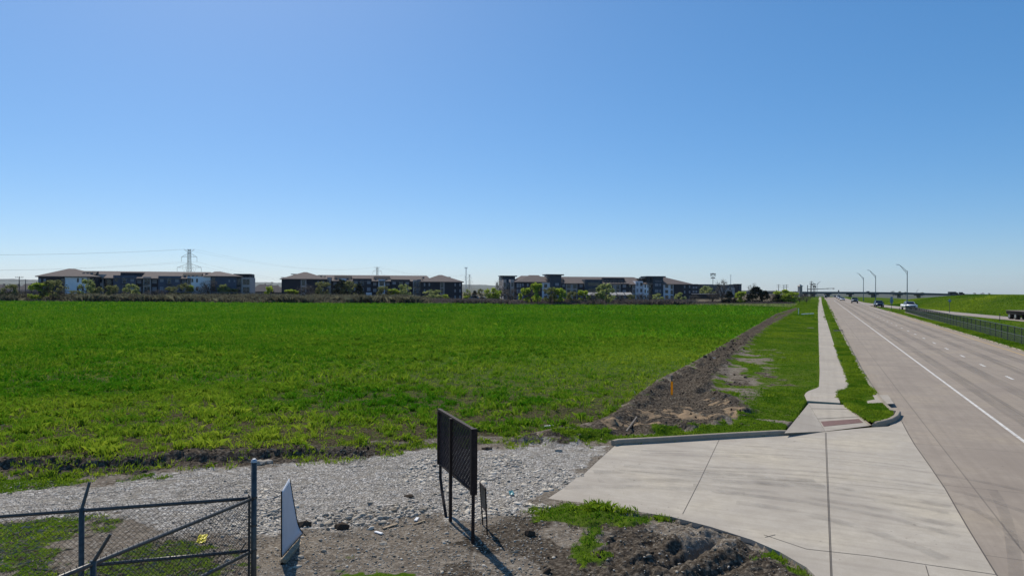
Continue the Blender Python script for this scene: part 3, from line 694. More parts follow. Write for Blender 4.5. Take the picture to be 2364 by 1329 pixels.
# turf
def turf():
    n = 90000; x, y = wedge(n, 9.2, 30, -.86, .72)
    r = zones(x, y); keep = (r['grass'] > rng.uniform(.25, .8, n)) & (r['crop'] < .6) & (r['sdr'] < -.02) & ~((r['v'] > -.1) & (r['u'] > 24))
    keep &= rng.uniform(0, 1, n) < np.where((y < 14.5) & (x < -1.5), .30+.5*ss(.45, .6, fbm(x, y, 1.7, 3, 67)), .9)
    keep &= sdist(RAMPP, x, y) < .03
    u, v = UV(x, y); wl = np.interp(u, [28.6, 29.2, 30.9, 32.0, 33.6], [-.46, -.46, -.60, -.50, -.05]); keep &= ~((u > 28.6) & (v > wl-.05))
    x, y = x[keep], y[keep]
    t = fbm(x, y, .9, 4, 99); left = ss(1, -2, x)*ss(13.8, 13, y)
    blades('turf', x, y, (.045+.05*t)*(1-.35*left), np.full(len(x), .017), 6, M['turf'], .35+1.1*(t-.5)+.22*left, 'short green turf in patches beside the driveway and the gate', 'grass', .035)
    n = 9000; x, y = wedge(n, 14, 20, -.86, .12); sf = sdist(FIELD, x, y); keep = (sf > -1.2) & (sf < .4) & (fbm(x, y, 1.6, 3, 68) > .50); x, y = x[keep], y[keep]
    blades('field_edge_tufts', x, y, .05+.10*rng.uniform(0, 1, len(x)), np.full(len(x), .016), 5, M['turf'], rng.uniform(.3, .9, len(x)), 'ragged grass tufts along the near edge of the field', 'grass', .05)
    n = 80000; x, y = wedge(n, 28, 110, .30, .86)
    u, v = UV(x, y); keep = (((v > -7) & (v < np.interp(u, [29, 30.9, 32, 33.6, 95, 260], [-.55, -.68, -.58, -.10, -.28, -.9]))) | ((v > 1.25) & (v < 1.95))) & (u > 29); x, y = x[keep], y[keep]
    r = zones(x, y); keep = (r['grass'] > .5) & (r['dirt'] < rng.uniform(.2, .9, len(x))) & (r['grass'] > rng.uniform(.3, .95, len(x))); x, y = x[keep], y[keep]
    t = fbm(x, y, .5, 4, 98); u, v = UV(x, y)
    z = np.where(v > 1.2, .12, zones(x, y)['z'])
    blades('roadside_turf', x, y, .055+.07*ss(.5, .75, t), np.full(len(x), .03), 6, M['turf'], .30+1.3*(t-.5), 'green roadside turf along the sidewalk', 'grass', .07, z)
    # dense edging in the nose of the verge and along the paving edges
    n = 60000; x, y = wedge(n, 100, 320, .32, .60); u, v = UV(x, y); keep = (((v > -9) & (v < -.7)) | ((v > .75) & (v < 1.95))) & (u < 420); x, y, v = x[keep], y[keep], v[keep]
    t = fbm(x, y, .3, 4, 94)
    blades('far_roadside_turf', x, y, .10+.1*t, np.full(len(x), .12), 4, M['turf'], .35+1.2*(t-.5), 'distant green turf beside the far sidewalk', 'grass', .2, np.where(v > .7, .12, .1))
    n = 16000; u = rng.uniform(25.5, 60, n); v = rng.uniform(.6, 2.4, n); lr = np.array([vergevf(q) for q in u])
    keep = (v > lr[:, 0]-.03) & (v < lr[:, 1]-.01); u, v = u[keep], v[keep]; x, y = XY(u, v)
    k2 = sdist(PG([(2000, 918), (2018, 911), (2062, 912), (2072, 932), (2040, 929), (2000, 931)], .12), x, y) < -.03; x, y = x[k2], y[k2]
    t = fbm(x, y, 1.2, 4, 97)
    blades('verge_turf', x, y, .05+.06*ss(.5, .7, t), np.full(len(x), .02), 7, M['turf'], .35+1.2*(t-.5), 'green turf on the verge nose between sidewalk and kerb', 'grass', .04, np.full(len(x), .12))
    n = 40000; u = rng.uniform(30, 172, n); v = np.where(rng.uniform(0, 1, n) < .5, rng.uniform(13.6, 15.2, n), rng.uniform(15.2, 40, n)); keep = (v < ramp_v(u)-3.3); u, v = u[keep], v[keep]; x, y = XY(u, v)
    t = fbm(x, y, .3, 4, 96)
    blades('median_turf', x, y, .08+.06*t, np.full(len(x), .06), 4, M['turf'], .35+1.2*(t-.5), 'green grass between the road, the railing and the slip road', 'grass', .12, np.where(v < 15, .10, zones(x, y)['z']))
    n = 60000; u = rng.uniform(60, 330, n); v = ramp_v(u)+rng.uniform(3.2, 34, n); x, y = XY(u, v); t = fbm(x, y, .07, 4, 95)
    blades('embankment_grass', x, y, .12+.16*ss(.5, .7, t), np.full(len(x), .16), 3, M['turf'], .42+1.5*(t-.5), 'green and yellow grass over the highway embankment', 'grass', .25)
    # taller tufts hanging over paving edges
    xs, ys, hs = [], [], []
    for px, py, k, s, h in ((1400, 1172, 40, .16, .17), (1365, 1178, 18, .12, .13), (1440, 1180, 16, .12, .12), (1530, 1192, 22, .10, .15), (1945, 920, 60, .13, .10), (1890, 975, 10, .03, .05), (1898, 988, 8, .03, .05), (1884, 962, 12, .04, .05), (1245, 1183, 14, .1, .1), (1845, 1288, 24, .12, .10), (1500, 1012, 20, .3, .09), (1350, 1016, 60, .35, .10)):
        a, b = G(px, py, .1 if py < 1000 else 0); xs.append(a+rng.normal(0, s, k)); ys.append(b+rng.normal(0, s, k)); hs.append(np.full(k, h))
    x, y, h = map(np.concatenate, (xs, ys, hs)); r = zones(x, y); k = r['sdr'] < .02; x, y, h = x[k], y[k], h[k]
    blades('long_grass', x, y, h, np.full(len(x), .016), 9, M['turf'], np.full(len(x), .5), 'longer grass tufts at the paving edges', 'grass', .035)
turf()
def rubble():
    n = 80000; x, y = wedge(n, 10.2, 18.5, -.86, .2); r = zones(x, y)
    coarse = ss(.40, .58, fbm(x, y, .55, 3, 61))*ss(-7.5, -4., x)
    dusty = ss(.50, .60, fbm(x, y, .8, 3, 64)); keep = (r['gravel'] > .5) & (rng.uniform(0, 1, n) < (.55+.45*coarse)*(1-.75*dusty)); x, y, coarse = x[keep], y[keep], coarse[keep]
    size = .014+rng.gamma(1.2, .015, len(x))*(.30+coarse*.85); size = np.clip(size, .011, .12)
    t = np.clip(rng.normal(.45+.25*coarse, .22, len(x)), 0, 1)
    stones('gravel', x, y, size, .19, M['rock'], t, 'pale broken stone and gravel spread over the parking strip', 'gravel')
    n = 16000; x, y = wedge(n, 9.3, 14.5, -.5, .45); r = zones(x, y); keep = (r['gravel'] < .5) & (r['grass'] < .4) & (r['sdr'] < -.05) & (r['v'] < 1.) & (rng.uniform(0, 1, n) < np.where(x > .6, .25, 1)); x, y = x[keep], y[keep]
    stones('pebbles', x, y, .009+rng.gamma(1.3, .007, len(x)), .5, M['rock'], np.clip(rng.normal(.3, .25, len(x)), 0, 1), 'small pale pebbles scattered over the bare earth', 'gravel')
    # ridge of loose rubble in front of the posts
    cs = []
    for px, py, k, sx_, sy_ in ((860, 1188, 300, .42, .28), (800, 1205, 180, .35, .2), (930, 1180, 160, .4, .25), (720, 1213, 50, .3, .12), (640, 1185, 70, .35, .3), (980, 1150, 70, .5, .3), (1050, 1120, 40, .5, .3)):
        a, b = G(px, py); cs.append((a+rng.normal(0, sx_, k), b+rng.normal(0, sy_, k)))
    x = np.concatenate([c[0] for c in cs]); y = np.concatenate([c[1] for c in cs])
    stones('rubble', x, y, np.clip(rng.gamma(2.4, .016, len(x)), .015, .12), .45, M['rock'], np.clip(rng.normal(.42, .2, len(x)), 0, 1), 'loose angular rubble heaped along the edge of the gravel', 'rubble')
    n = 42000; x, y = wedge(n, 9.3, 62, -.8, .50); r = zones(x, y); keep = (((r['dirt'] > .45) & (r['crop'] < .5) & ((y > 14) | (x > .3))) | ((y < 14) & (x > .4) & (r['gravel'] < .5) & (r['grass'] < .5))) & (r['sdr'] < -.08) & (r['v'] < .0) & (fbm(x, y, 1.1, 3, 63) > .38); x, y = x[keep], y[keep]
    stones('earth_clods', x, y, np.clip(rng.gamma(1.3, .014, len(x)), .008, .12)*(1+1.0*ss(18, 60, y)), .7, M['clod'], rng.uniform(0, 1, len(x))**1.6, 'dark clods of dug earth by the driveway and along the trench', 'earth')
    # dry stalks
    n = 5200; x, y = wedge(n, 9.5, 34, -.75, .42); r = zones(x, y)
    sg_ = np.abs(sdist(GRAVEL, x, y)); keep = ((r['straw'] > .35) | ((sg_ < .55) & (r['gravel'] < .7) & (y > 14)) | ((r['dirt'] > .5) & (rng.uniform(0, 1, n) < .25)) | ((y > 15) & (y < 24) & (rng.uniform(0, 1, n) < .07))) & (r['sdr'] < -.1) & (r['v'] < -.2); x, y = x[keep], y[keep]
    m_ = 3000; x3, y3 = wedge(m_, 9.5, 14.2, -.86, -.25); r3 = zones(x3, y3); k3 = r3['grass'] > .35; x = np.concatenate([x, x3[k3]]); y = np.concatenate([y, y3[k3]])
    blades('dry_stalks', x, y, np.full(len(x), .05), np.full(len(x), .012), 4, M['straw'], rng.uniform(0, 1, len(x)), 'dry straw and dead stalks lying on the disturbed ground', 'straw', .06, lean=2.2)
rubble()

# ------------------------------------------------------------ apartment buildings (facade frames: x along the front, y back, z up)
class Facade:
    def __init__(s, pxl, dl, pxr, dr, zb, name, label, group):
        a = P(pxl, 664, dl); b = P(pxr, 664, dr); s.o = Vector((a.x, a.y, 0)); d = Vector((b.x-a.x, b.y-a.y, 0)); s.w = d.length; s.d = d.normalized()
        s.n = Vector((-s.d.y, s.d.x, 0)); s.zb = zb
        s.root = empty(name, (a.x, a.y, zb), math.atan2(d.y, d.x), label, 'building', group)
    def s_(s, px, off=0.):
        r = ray(px, 664); r = Vector((r.x, r.y)); q = s.o+s.n*off
        det = r.x*(-s.d.y)+s.d.x*r.y
        # t*r = q + k*d
        t = (q.x*(-s.d.y)+s.d.x*q.y)/det
        x, y = t*r.x, t*r.y
        return (x-q.x)*s.d.x+(y-q.y)*s.d.y, y
    def z_(s, px, py, off=0.):
        k, D = s.s_(px, off); return CH+ray(px, py).z*D-s.zb
def window(f, x, z, w, h, off, kind, proud=.0):
    """frame with its pane, a real opening surround standing proud of the wall"""
    fr = MB(); t = .09
    y0 = off-.07
    if kind == 'dark':
        fr.box(x-w/2, x+w/2, y0, off+.05, z, z+h); return fr.build('window', M['darkglass'], f.root)
    fr.box(x-w/2, x-w/2+t, y0, off+.05, z, z+h); fr.box(x+w/2-t, x+w/2, y0, off+.05, z, z+h)
    fr.box(x-w/2+t, x+w/2-t, y0, off+.05, z, z+t); fr.box(x-w/2+t, x+w/2-t, y0, off+.05, z+h-t, z+h)
    fr.box(x-w/2+t, x+w/2-t, y0, off+.05, z+h*.5-.03, z+h*.5+.03)
    o = fr.build('window', M['frame'], f.root)
    pn = MB(); pn.box(x-w/2+t, x+w/2-t, off-.02, off+.04, z+t, z+h-t)
    pn.build('pane', M['blind' if kind == 'blind' else 'darkglass'], o)
    return o
def hip(f, x0, x1, ze, xr0, xr1, zr_, y0, y1, over=.6, name='roof'):
    """hip roof: eaves rectangle and a ridge; a real fascia below the eaves"""
    mb = MB(); a, b = x0-over, x1+over; c, d = y0-over, y1+over; ym = (y0+y1)/2
    E_ = [(a, c, ze), (b, c, ze), (b, d, ze), (a, d, ze)]; r0, r1 = (xr0, ym, zr_), (xr1, ym, zr_)
    n = 0; mb.v += E_+[r0, r1]+[(p[0], p[1], ze-.28) for p in E_]
    mb.f += [(0, 1, 5, 4), (2, 3, 4, 5), (1, 2, 5), (3, 0, 4), (0, 6, 7, 1), (1, 7, 8, 2), (2, 8, 9, 3), (3, 9, 6, 0), (6, 9, 8, 7)]
    return mb.build(name, M['shingle'], f.root)
def building(f, walls, roofs, slabs, wells, depth=15):
    nw = 0
    for (a, b, yt, m, off, wins) in walls:
        x0, x1 = f.s_(a, off)[0], f.s_(b, off)[0]; zt = f.z_((a+b)/2, yt, off)
        mb = MB(); mb.box(x0, x1, off, off+depth, 0, zt); mb.build('wall', M[m], f.root)
        fl = min(zt, 9.6)/3.1 if zt < 11 else 3.1
        W_ = x1-x0; H3 = min(zt, 9.7)
        for wn in wins:
            rel, ww, hh, kind = wn[:4]
            floors = wn[4] if len(wn) > 4 else (0, 1, 2)
            for k in floors:
                z0 = H3/3*k+(.9 if hh < 1.9 else .25)
                if z0+hh > zt-.1: hh = zt-.15-z0
                window(f, x0+W_*rel, z0, ww, hh, off, kind); nw += 1
                if kind == 'balc':
                    bb = MB(); bw = ww/2+.35; zz = H3/3*k+.12
                    bb.box(x0+W_*rel-bw, x0+W_*rel+bw, off-1.1, off-.08, zz-.12, zz)
                    for j in range(int(bw*2/.28)+1): bb.box(x0+W_*rel-bw+j*.28, x0+W_*rel-bw+j*.28+.04, off-1.1, off-1.06, zz, zz+1.0)
                    bb.box(x0+W_*rel-bw, x0+W_*rel+bw, off-1.11, off-1.05, zz+1.0, zz+1.07)
                    bb.build('balcony', M['steel_dark'], f.root)
    for (a, b, ye, ra, rb, yr, off, dp) in roofs:
        x0, x1 = f.s_(a, off)[0], f.s_(b, off)[0]; ze = f.z_((a+b)/2, ye, off-.6)
        xr0, xr1 = f.s_(ra, off+dp/2)[0], f.s_(rb, off+dp/2)[0]; zz = f.z_((ra+rb)/2, yr, off+dp/2)
        hip(f, x0+.6, x1-.6, ze, xr0, xr1, zz, off, off+dp)
    for (a, b, yt, off, dp, th, m) in slabs:
        x0, x1 = f.s_(a, off)[0], f.s_(b, off)[0]; zt = f.z_((a+b)/2, yt, off)
        mb = MB(); mb.box(x0, x1, off, off+dp, zt-th, zt); mb.build('flat_roof', M[m], f.root)
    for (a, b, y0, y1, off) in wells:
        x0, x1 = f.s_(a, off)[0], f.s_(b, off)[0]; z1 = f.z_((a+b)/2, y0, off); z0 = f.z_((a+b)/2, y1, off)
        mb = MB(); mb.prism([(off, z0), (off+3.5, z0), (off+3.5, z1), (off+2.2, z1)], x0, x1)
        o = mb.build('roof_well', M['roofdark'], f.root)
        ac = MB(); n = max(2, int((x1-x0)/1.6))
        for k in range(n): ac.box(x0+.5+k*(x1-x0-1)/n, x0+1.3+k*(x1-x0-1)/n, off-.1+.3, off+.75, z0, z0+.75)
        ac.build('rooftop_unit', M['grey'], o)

g = 'apartment buildings beyond the field'
D1, D2 = 246, 262
f1 = Facade(88, D1, 577, D2, -.62, 'apartment_building', 'long apartment building at the far left, with white and slate blue walls', g)
w2 = [(.25, 1.0, 1.4, 'blind'), (.75, 1.0, 1.4, 'blind')]
building(f1, [
    (88, 149, 638, 'navy', 0, [(.06, .7, 1.3, 'blind'), (.25, .7, 1.3, 'blind'), (.94, 1.2, 2.0, 'dark')]),
    (149.3, 200, 638, 'wwhite', .1, [(.6, .6, 1.5, 'dark', (1, 2)), (.82, .6, 1.5, 'dark')]), (200.3, 207.5, 638.2, 'beige', .2, []), (207.8, 221, 638.4, 'navy', .3, [(.5, .7, 1.4, 'dark')]),
    (221.3, 238, 633, 'beige', 5, [(.3, 1.0, 2.1, 'dark'), (.68, 1.0, 2.1, 'dark')]), (238.3, 261, 641, 'navy', 6, [(.5, 2.2, 2.0, 'dark')]),
    (261.3, 313, 635.3, 'navy2', 4.6, [(.13, 1.0, 1.4, 'dark'), (.5, 1.3, 2.1, 'balc'), (.85, 1.1, 1.3, 'blind')]),
    (278, 327, 629, 'navy', 7.5, []),
    (313.3, 330, 642, 'navy', 6, [(.45, 1.5, 1.5, 'blind')]), (330.3, 348, 639, 'beige', 5, [(.33, 1.1, 2.1, 'balc'), (.68, 1.1, 2.1, 'dark')]), (348.3, 365, 642, 'navy', 6, [(.5, 1.5, 1.5, 'blind')]),
    (365.3, 416, 637, 'navy2', 4.6, [(.16, 1.1, 1.3, 'blind'), (.5, 1.3, 2.1, 'balc'), (.85, 1.1, 1.3, 'blind')]), (416.3, 432, 643, 'navy', 6, [(.55, 1.6, 1.5, 'blind')]),
    (432.3, 441, 639, 'wwhite', 5, [(.5, 1.1, 2.4, 'dark')]),
    (441.3, 486, 638.4, 'wwhite', 1.5, [(.06, .6, 1.4, 'dark'), (.3, .6, 1.4, 'dark')]),
    (486.3, 546, 637, 'navy2', 1.3, [(.11, 1.2, 1.7, 'dark'), (.72, .5, .8, 'blind'), (.92, .5, .8, 'blind')]),
    (541, 575.5, 633, 'navy', 8, []), (546.3, 557, 640, 'grey', 2.5, [(.5, 1.3, 2.1, 'balc')]),
    (557.3, 577, 640, 'beige', 1.6, [(.35, 1.1, 2.1, 'dark'), (.75, 1.1, 2.1, 'dark')])],
    [(82, 223, 637.5, 158, 172, 620, 0, 16), (172, 500, 642, 186, 486, 626.5, 5, 18), (470, 556, 637, 496, 508, 626.5, 1.3, 16)],
    [(539, 580, 632, 7.2, 9, .35, 'steel_dark')],
    [(186, 220, 626, 634, 2.5), (420, 464, 631, 640, 6.2), (470, 480, 631.5, 635, 4)], 15)
f2 = Facade(648, 300, 1068, 312, -.75, 'apartment_building', 'dark navy three storey apartment building in the middle, with a hipped wing at either end', g)
building(f2, [
    (650, 694, 644, 'navy', 0, []), (694.3, 707, 644, 'beige', -.1, [(.5, 1.4, 2.4, 'dark')]), (707.3, 755, 644.5, 'navy', 0, [(.57, .6, 1.3, 'blind'), (.81, .6, 1.3, 'blind')]),
    (755.3, 762, 640, 'beige', 2, [(.5, .7, 2, 'dark')]), (762.3, 783, 648, 'navy', 6, [(.55, 1.4, 1.4, 'blind')]),
    (783.3, 799, 643, 'pale', 5, [(.5, 1.8, 2.1, 'dark')]), (799.3, 814, 648, 'navy', 6, [(.45, 1.5, 1.4, 'blind')]),
    (814.3, 857, 643, 'navy', 4.6, [(.17, 1.4, 1.4, 'blind'), (.5, 1.5, 2.1, 'balc'), (.87, 1.5, 1.5, 'blind')]), (857.3, 873, 649, 'navy', 6, [(.5, 1.4, 1.4, 'blind')]),
    (873.3, 889, 645, 'pale', 5, [(.5, 2.0, 2.3, 'dark')]), (889.3, 902, 649, 'navy', 6, [(.5, 1.4, 1.4, 'blind')]),
    (902.3, 946, 645, 'navy', 4.6, [(.17, 1.4, 1.4, 'blind'), (.53, 1.5, 2.1, 'balc'), (.86, 1.4, 1.4, 'blind')]), (946.3, 953, 650, 'navy', 6, []),
    (953.3, 963, 646, 'beige', 3.5, [(.5, 1.0, 2.1, 'balc')]), (963.3, 972, 645, 'grey', 1.5, [(.5, .9, 2.1, 'balc')]),
    (972.3, 1016, 650.5, 'navy', 0, [(.18, .6, 1.3, 'blind'), (.43, .6, 1.3, 'blind')]), (1016.3, 1026, 650.5, 'beige', -.1, [(.45, 1.2, 2.4, 'dark')]), (1026.3, 1067, 650.7, 'navy', 0, [(.6, .6, 1.3, 'blind'), (.88, .6, 1.3, 'blind')])],
    [(646, 755, 643.5, 701, 708, 628, 0, 16), (720, 1000, 648.5, 735, 985, 635.3, 5, 18), (968, 1071, 650, 1013, 1020, 634.5, 0, 16)],
    [(671, 700, 632, 8, 8, .3, 'steel_dark'), (648, 662, 639.5, 4, 6, .25, 'beige'), (1025, 1040, 638.8, 8, 6, .3, 'steel_dark')],
    [(728, 749, 635, 640, 4.5), (771, 811, 636.2, 645, 6.2), (862, 900, 637.5, 646.5, 6.2), (973, 977, 639.5, 643, 4)], 15)
mbx = MB(); x0 = f2.s_(845, 3)[0]; x1 = f2.s_(858, 3)[0]; mbx.box(x0, x1, 3, 4.4, 1.2, 3.4); mbx.build('porch_panel', M['pale'], f2.root)
f3 = Facade(1158, 352, 1597, 368, -1.0, 'apartment_building', 'long apartment building right of centre with three flat topped towers', g)
building(f3, [
    (1161, 1189, 638, 'teal', 9, []), (1162, 1169, 645, 'beige', 1.5, [(.5, .8, 2.0, 'dark')]), (1169.3, 1178, 651, 'grey', 2.5, [(.5, 1, 2.1, 'balc')]), (1178.3, 1187, 645, 'beige', 1.2, [(.5, .9, 2.0, 'dark')]),
    (1187.3, 1190, 651, 'grey', 2, []),
    (1190.3, 1204, 651, 'navy', .3, [(.35, 1, 2.1, 'blind'), (.8, .9, 2.1, 'blind')]), (1204.3, 1251, 651, 'navy', 0, [(.06, .7, 1.4, 'blind'), (.3, .7, 1.4, 'blind')]),
    (1251.3, 1270, 651.5, 'pale', -.1, [(.45, 1.6, 1.9, 'dark')]), (1270.3, 1296, 634.5, 'teal', -.8, [(.22, 1.2, 1.2, 'balc', (0, 1)), (.6, 1.9, 1.3, 'blind')]),
    (1296.3, 1306, 653, 'navy', 3, [(.5, 1.3, 1.4, 'blind')]), (1306.3, 1333, 654, 'beige', 3.2, [(.25, 1.9, 2.1, 'dark'), (.52, .6, 1.9, 'blind'), (.77, 1.8, 2.1, 'dark')]),
    (1333.3, 1350, 654, 'navy', 3, [(.5, 1.6, 1.5, 'blind')]), (1350.3, 1391, 645, 'teal', .6, [(.5, 6.4, 1.7, 'dark', (1, 2))]), (1391.3, 1405, 655, 'navy', 3, [(.5, 1.6, 1.5, 'blind')]),
    (1405.3, 1433, 655, 'beige', 3.2, [(.22, 1.9, 2.1, 'dark'), (.5, .6, 1.9, 'blind'), (.76, 1.8, 2.1, 'balc')]), (1433.3, 1460, 655, 'navy', 3, [(.3, 1.8, 1.5, 'blind'), (.78, 1.2, 1.5, 'dark')]),
    (1460.3, 1467, 656, 'beige', 2.2, [(.5, .8, 1.8, 'dark')]), (1467.3, 1484, 648.5, 'pale', 1.2, [(.25, 1.0, 1.8, 'blind'), (.78, 1.0, 1.8, 'dark')]),
    (1486.3, 1497, 655.5, 'wwhite', -.3, [(.3, .7, 1.8, 'dark'), (.85, .5, 1.4, 'dark')]), (1497.3, 1507, 656, 'beige', .8, [(.5, 1.9, 2.5, 'balc')]),
    (1507.3, 1531, 639, 'teal', -.6, [(.36, 1.8, 1.4, 'blind'), (.7, .7, 1.4, 'blind')]), (1497.4, 1507.2, 639, 'teal', 1.4, []),
    (1531.3, 1555, 656, 'pale', .2, [(.33, 1.6, 1.7, 'dark'), (.82, 1.3, 2.3, 'dark')]), (1555.3, 1596, 656, 'navy', 0, [(.62, .7, 1.3, 'blind'), (.9, .7, 1.3, 'blind')])],
    [(1187, 1271, 650.5, 1222, 1243, 635, 0, 16), (1232, 1512, 654, 1250, 1462, 638.8, 3, 18), (1190, 1240, 650.8, 1203, 1228, 636.3, 2, 20), (1484, 1601, 655.5, 1520, 1536, 640, 0, 17), (1452, 1500, 656.3, 1470, 1490, 643.5, 1.8, 14)],
    [(1155, 1194, 636, 8, 8, .5, 'steel_dark'), (1260, 1302, 632.8, -1.6, 9, .55, 'teal'), (1492, 1537, 637.2, -1.4, 9, .6, 'teal')],
    [(1296, 1303, 642, 649, 5), (1393, 1444, 641, 651, 4.0), (1474, 1497, 642, 645, 5)], 15)
# the lettering on the tower
tx = bpy.data.curves.new('tower_lettering', 'FONT'); tx.body = 'HENLEY'; tx.size = .95; tx.extrude = .04; tx.align_x = 'CENTER'; tx.space_character = 1.15
to = bpy.data.objects.new('tower_lettering', tx); C.objects.link(to); bpy.context.view_layer.update()
me = bpy.data.meshes.new_from_object(to); bpy.data.objects.remove(to)
me.materials.clear(); me.materials.append(M['frame'])
lt = bpy.data.objects.new('lettering', me); C.objects.link(lt); lt.parent = f3.root
lt.location = (f3.s_(1520, -.6)[0], -.66, f3.z_(1520, 650.5, -.6)); lt.rotation_euler = (math.pi/2, 0, 0)
f4 = Facade(1594, 560, 1712, 575, -1.7, 'apartment_building', 'four storey grey apartment building standing behind the floodlight mast', g)
building(f4, [(1594, 1612, 655.5, 'navy', 1, [(.4, 1.5, 1.5, 'blind'), (.75, 1.5, 1.5, 'blind')]), (1612.5, 1622, 657, 'grey', 3, []), (1622.5, 1646, 656, 'grey', 0, [(.3, 2.2, 2, 'dark'), (.75, 2.2, 3, 'dark')]), (1646.5, 1696, 657.5, 'grey', 2, [(.2, 1.5, 1.6, 'dark'), (.5, 1.5, 1.6, 'dark'), (.8, 1.5, 1.6, 'dark')]),
              (1661, 1696, 664, 'beige', .6, [(.3, 1.5, 1.6, 'dark'), (.7, 1.5, 1.6, 'dark')]), (1696.5, 1706, 658.5, 'navy', 1, []), (1706.3, 1712, 656, 'teal', 0, [])], [], [(1612, 1697, 656.8, 1.5, 16, .4, 'steel_dark'), (1703, 1713, 655.2, -.5, 6, .4, 'steel_dark')], [], 14)

# ------------------------------------------------------------ houses far off
def house(px, D, wpx, ytop, ybase, name_lab, dep=11, two=False):
    w = wpx/F*D; c = P(px, 664, D); zb = float(H0(np.array([c.x]), np.array([c.y]))[0])-.2
    zt = CH+ray(px, ytop).z*D-zb
    e = empty('house', (c.x, c.y, zb), rng.uniform(-.12, .12), name_lab, 'house', 'brown roofed houses between and beside the apartments')
    he = max(2.6, zt-3.6)
    MB().box(-w/2, w/2, 0, dep, 0, he).build('wall', M['housewall'], e)
    mb = MB(); o = .5; E_ = [(-w/2-o, -o, he), (w/2+o, -o, he), (w/2+o, dep+o, he), (-w/2-o, dep+o, he)]
    mb.v += E_+[(-w*.18, dep/2, zt), (w*.22, dep/2, zt)]; mb.f += [(0, 1, 5, 4), (2, 3, 4, 5), (1, 2, 5), (3, 0, 4), (0, 3, 2, 1)]
    r = mb.build('roof', M['houseroof'], e)
    MB().box(w*.1, w*.1+.7, dep*.6, dep*.6+.7, zt-1.6, zt+.25).build('chimney', M['housewall'], r)
    for k in (-.28, .24):
        f_ = MB().box(w*k-.6, w*k+.6, -.06, .05, he-1.9, he-.6).build('window', M['frame'], e)
        MB().box(w*k-.5, w*k+.5, -.08, -.062, he-1.8, he-.7).build('pane', M['darkglass'], f_)
for a in ((-22, 330, 40, 656, 0, 'brown roofed house cut by the left edge of the photo'), (14, 345, 34, 656, 0, 'low brown roofed house nearest the left edge, left of the wooden poles'), (44, 335, 32, 655, 0, 'brown roofed house just left of the two wooden poles'),
          (70, 350, 36, 651.5, 0, 'taller brown roofed house tucked against the white walled apartment wing'), (596, 350, 36, 656, 0, 'brown roofed house just right of the flat roofed dark tower'), (628, 360, 34, 658.5, 0, 'lower brown roofed house in the gap, second from the dark tower'),
          (651, 365, 26, 660, 0, 'brown roofed house partly hidden by the navy end wing'), (613, 400, 30, 657, 0, 'farther brown roofed house between its two neighbours in the gap')):
    house(*a)

# ------------------------------------------------------------ distant ground beyond, hills, bands of trees
def ridge(name, mat, D, pts, depth, zb, label=None, cat=None, kind='structure', rough=1.0):
    """a long hill with a real back slope"""
    px0, px1 = pts[0][0], pts[-1][0]; n = int((px1-px0)/3)
    v = []; f = []
    for i in range(n+1):
        px = px0+(px1-px0)*i/n; py = np.interp(px, [p[0] for p in pts], [p[1] for p in pts])
        py += rough*(float(fbm(np.array([px*1.0]), np.array([D*1.]), .06, 4, 9)[0])-.5)*2.2
        t = P(px, py, D+depth*.5); a = P(px, 664, D); b = P(px, 664, D+depth)
        v += [(a.x, a.y, zb), ((a.x+t.x)/2, (a.y+t.y)/2, zb+(t.z-zb)*.62), tuple(t), (b.x, b.y, zb)]
    for i in range(n):
        for j in range(3): f.append((i*4+j, i*4+j+1, i*4+5+j, i*4+4+j))
    mb = MB(); mb.v = v; mb.f = f
    o = mb.build(name, mat, smooth=True); tagit(o, label, cat, kind=kind); return o
ridge('hills', M['hill'], 4300, [(-500, 650), (-100, 645), (0, 643), (60, 644.5), (120, 648), (300, 652), (560, 652), (600, 651), (650, 652.5), (800, 656), (1040, 658), (1080, 656.5), (1130, 658), (1170, 660), (1400, 664), (1700, 668)], 1600, -40)
ridge('hills', M['hill'], 2600, [(-500, 655), (0, 652), (90, 655), (560, 658), (620, 657), (660, 659), (1060, 663), (1140, 664), (1400, 668), (1760, 671)], 900, -20)
ridge('far_wood', M['hill'], 1500, [(-500, 662), (0, 661), (600, 662), (1060, 666), (1160, 667), (1600, 669), (1760, 670), (1860, 674), (2000, 678), (2400, 681.5), (2800, 684)], 260, -14, rough=.8)

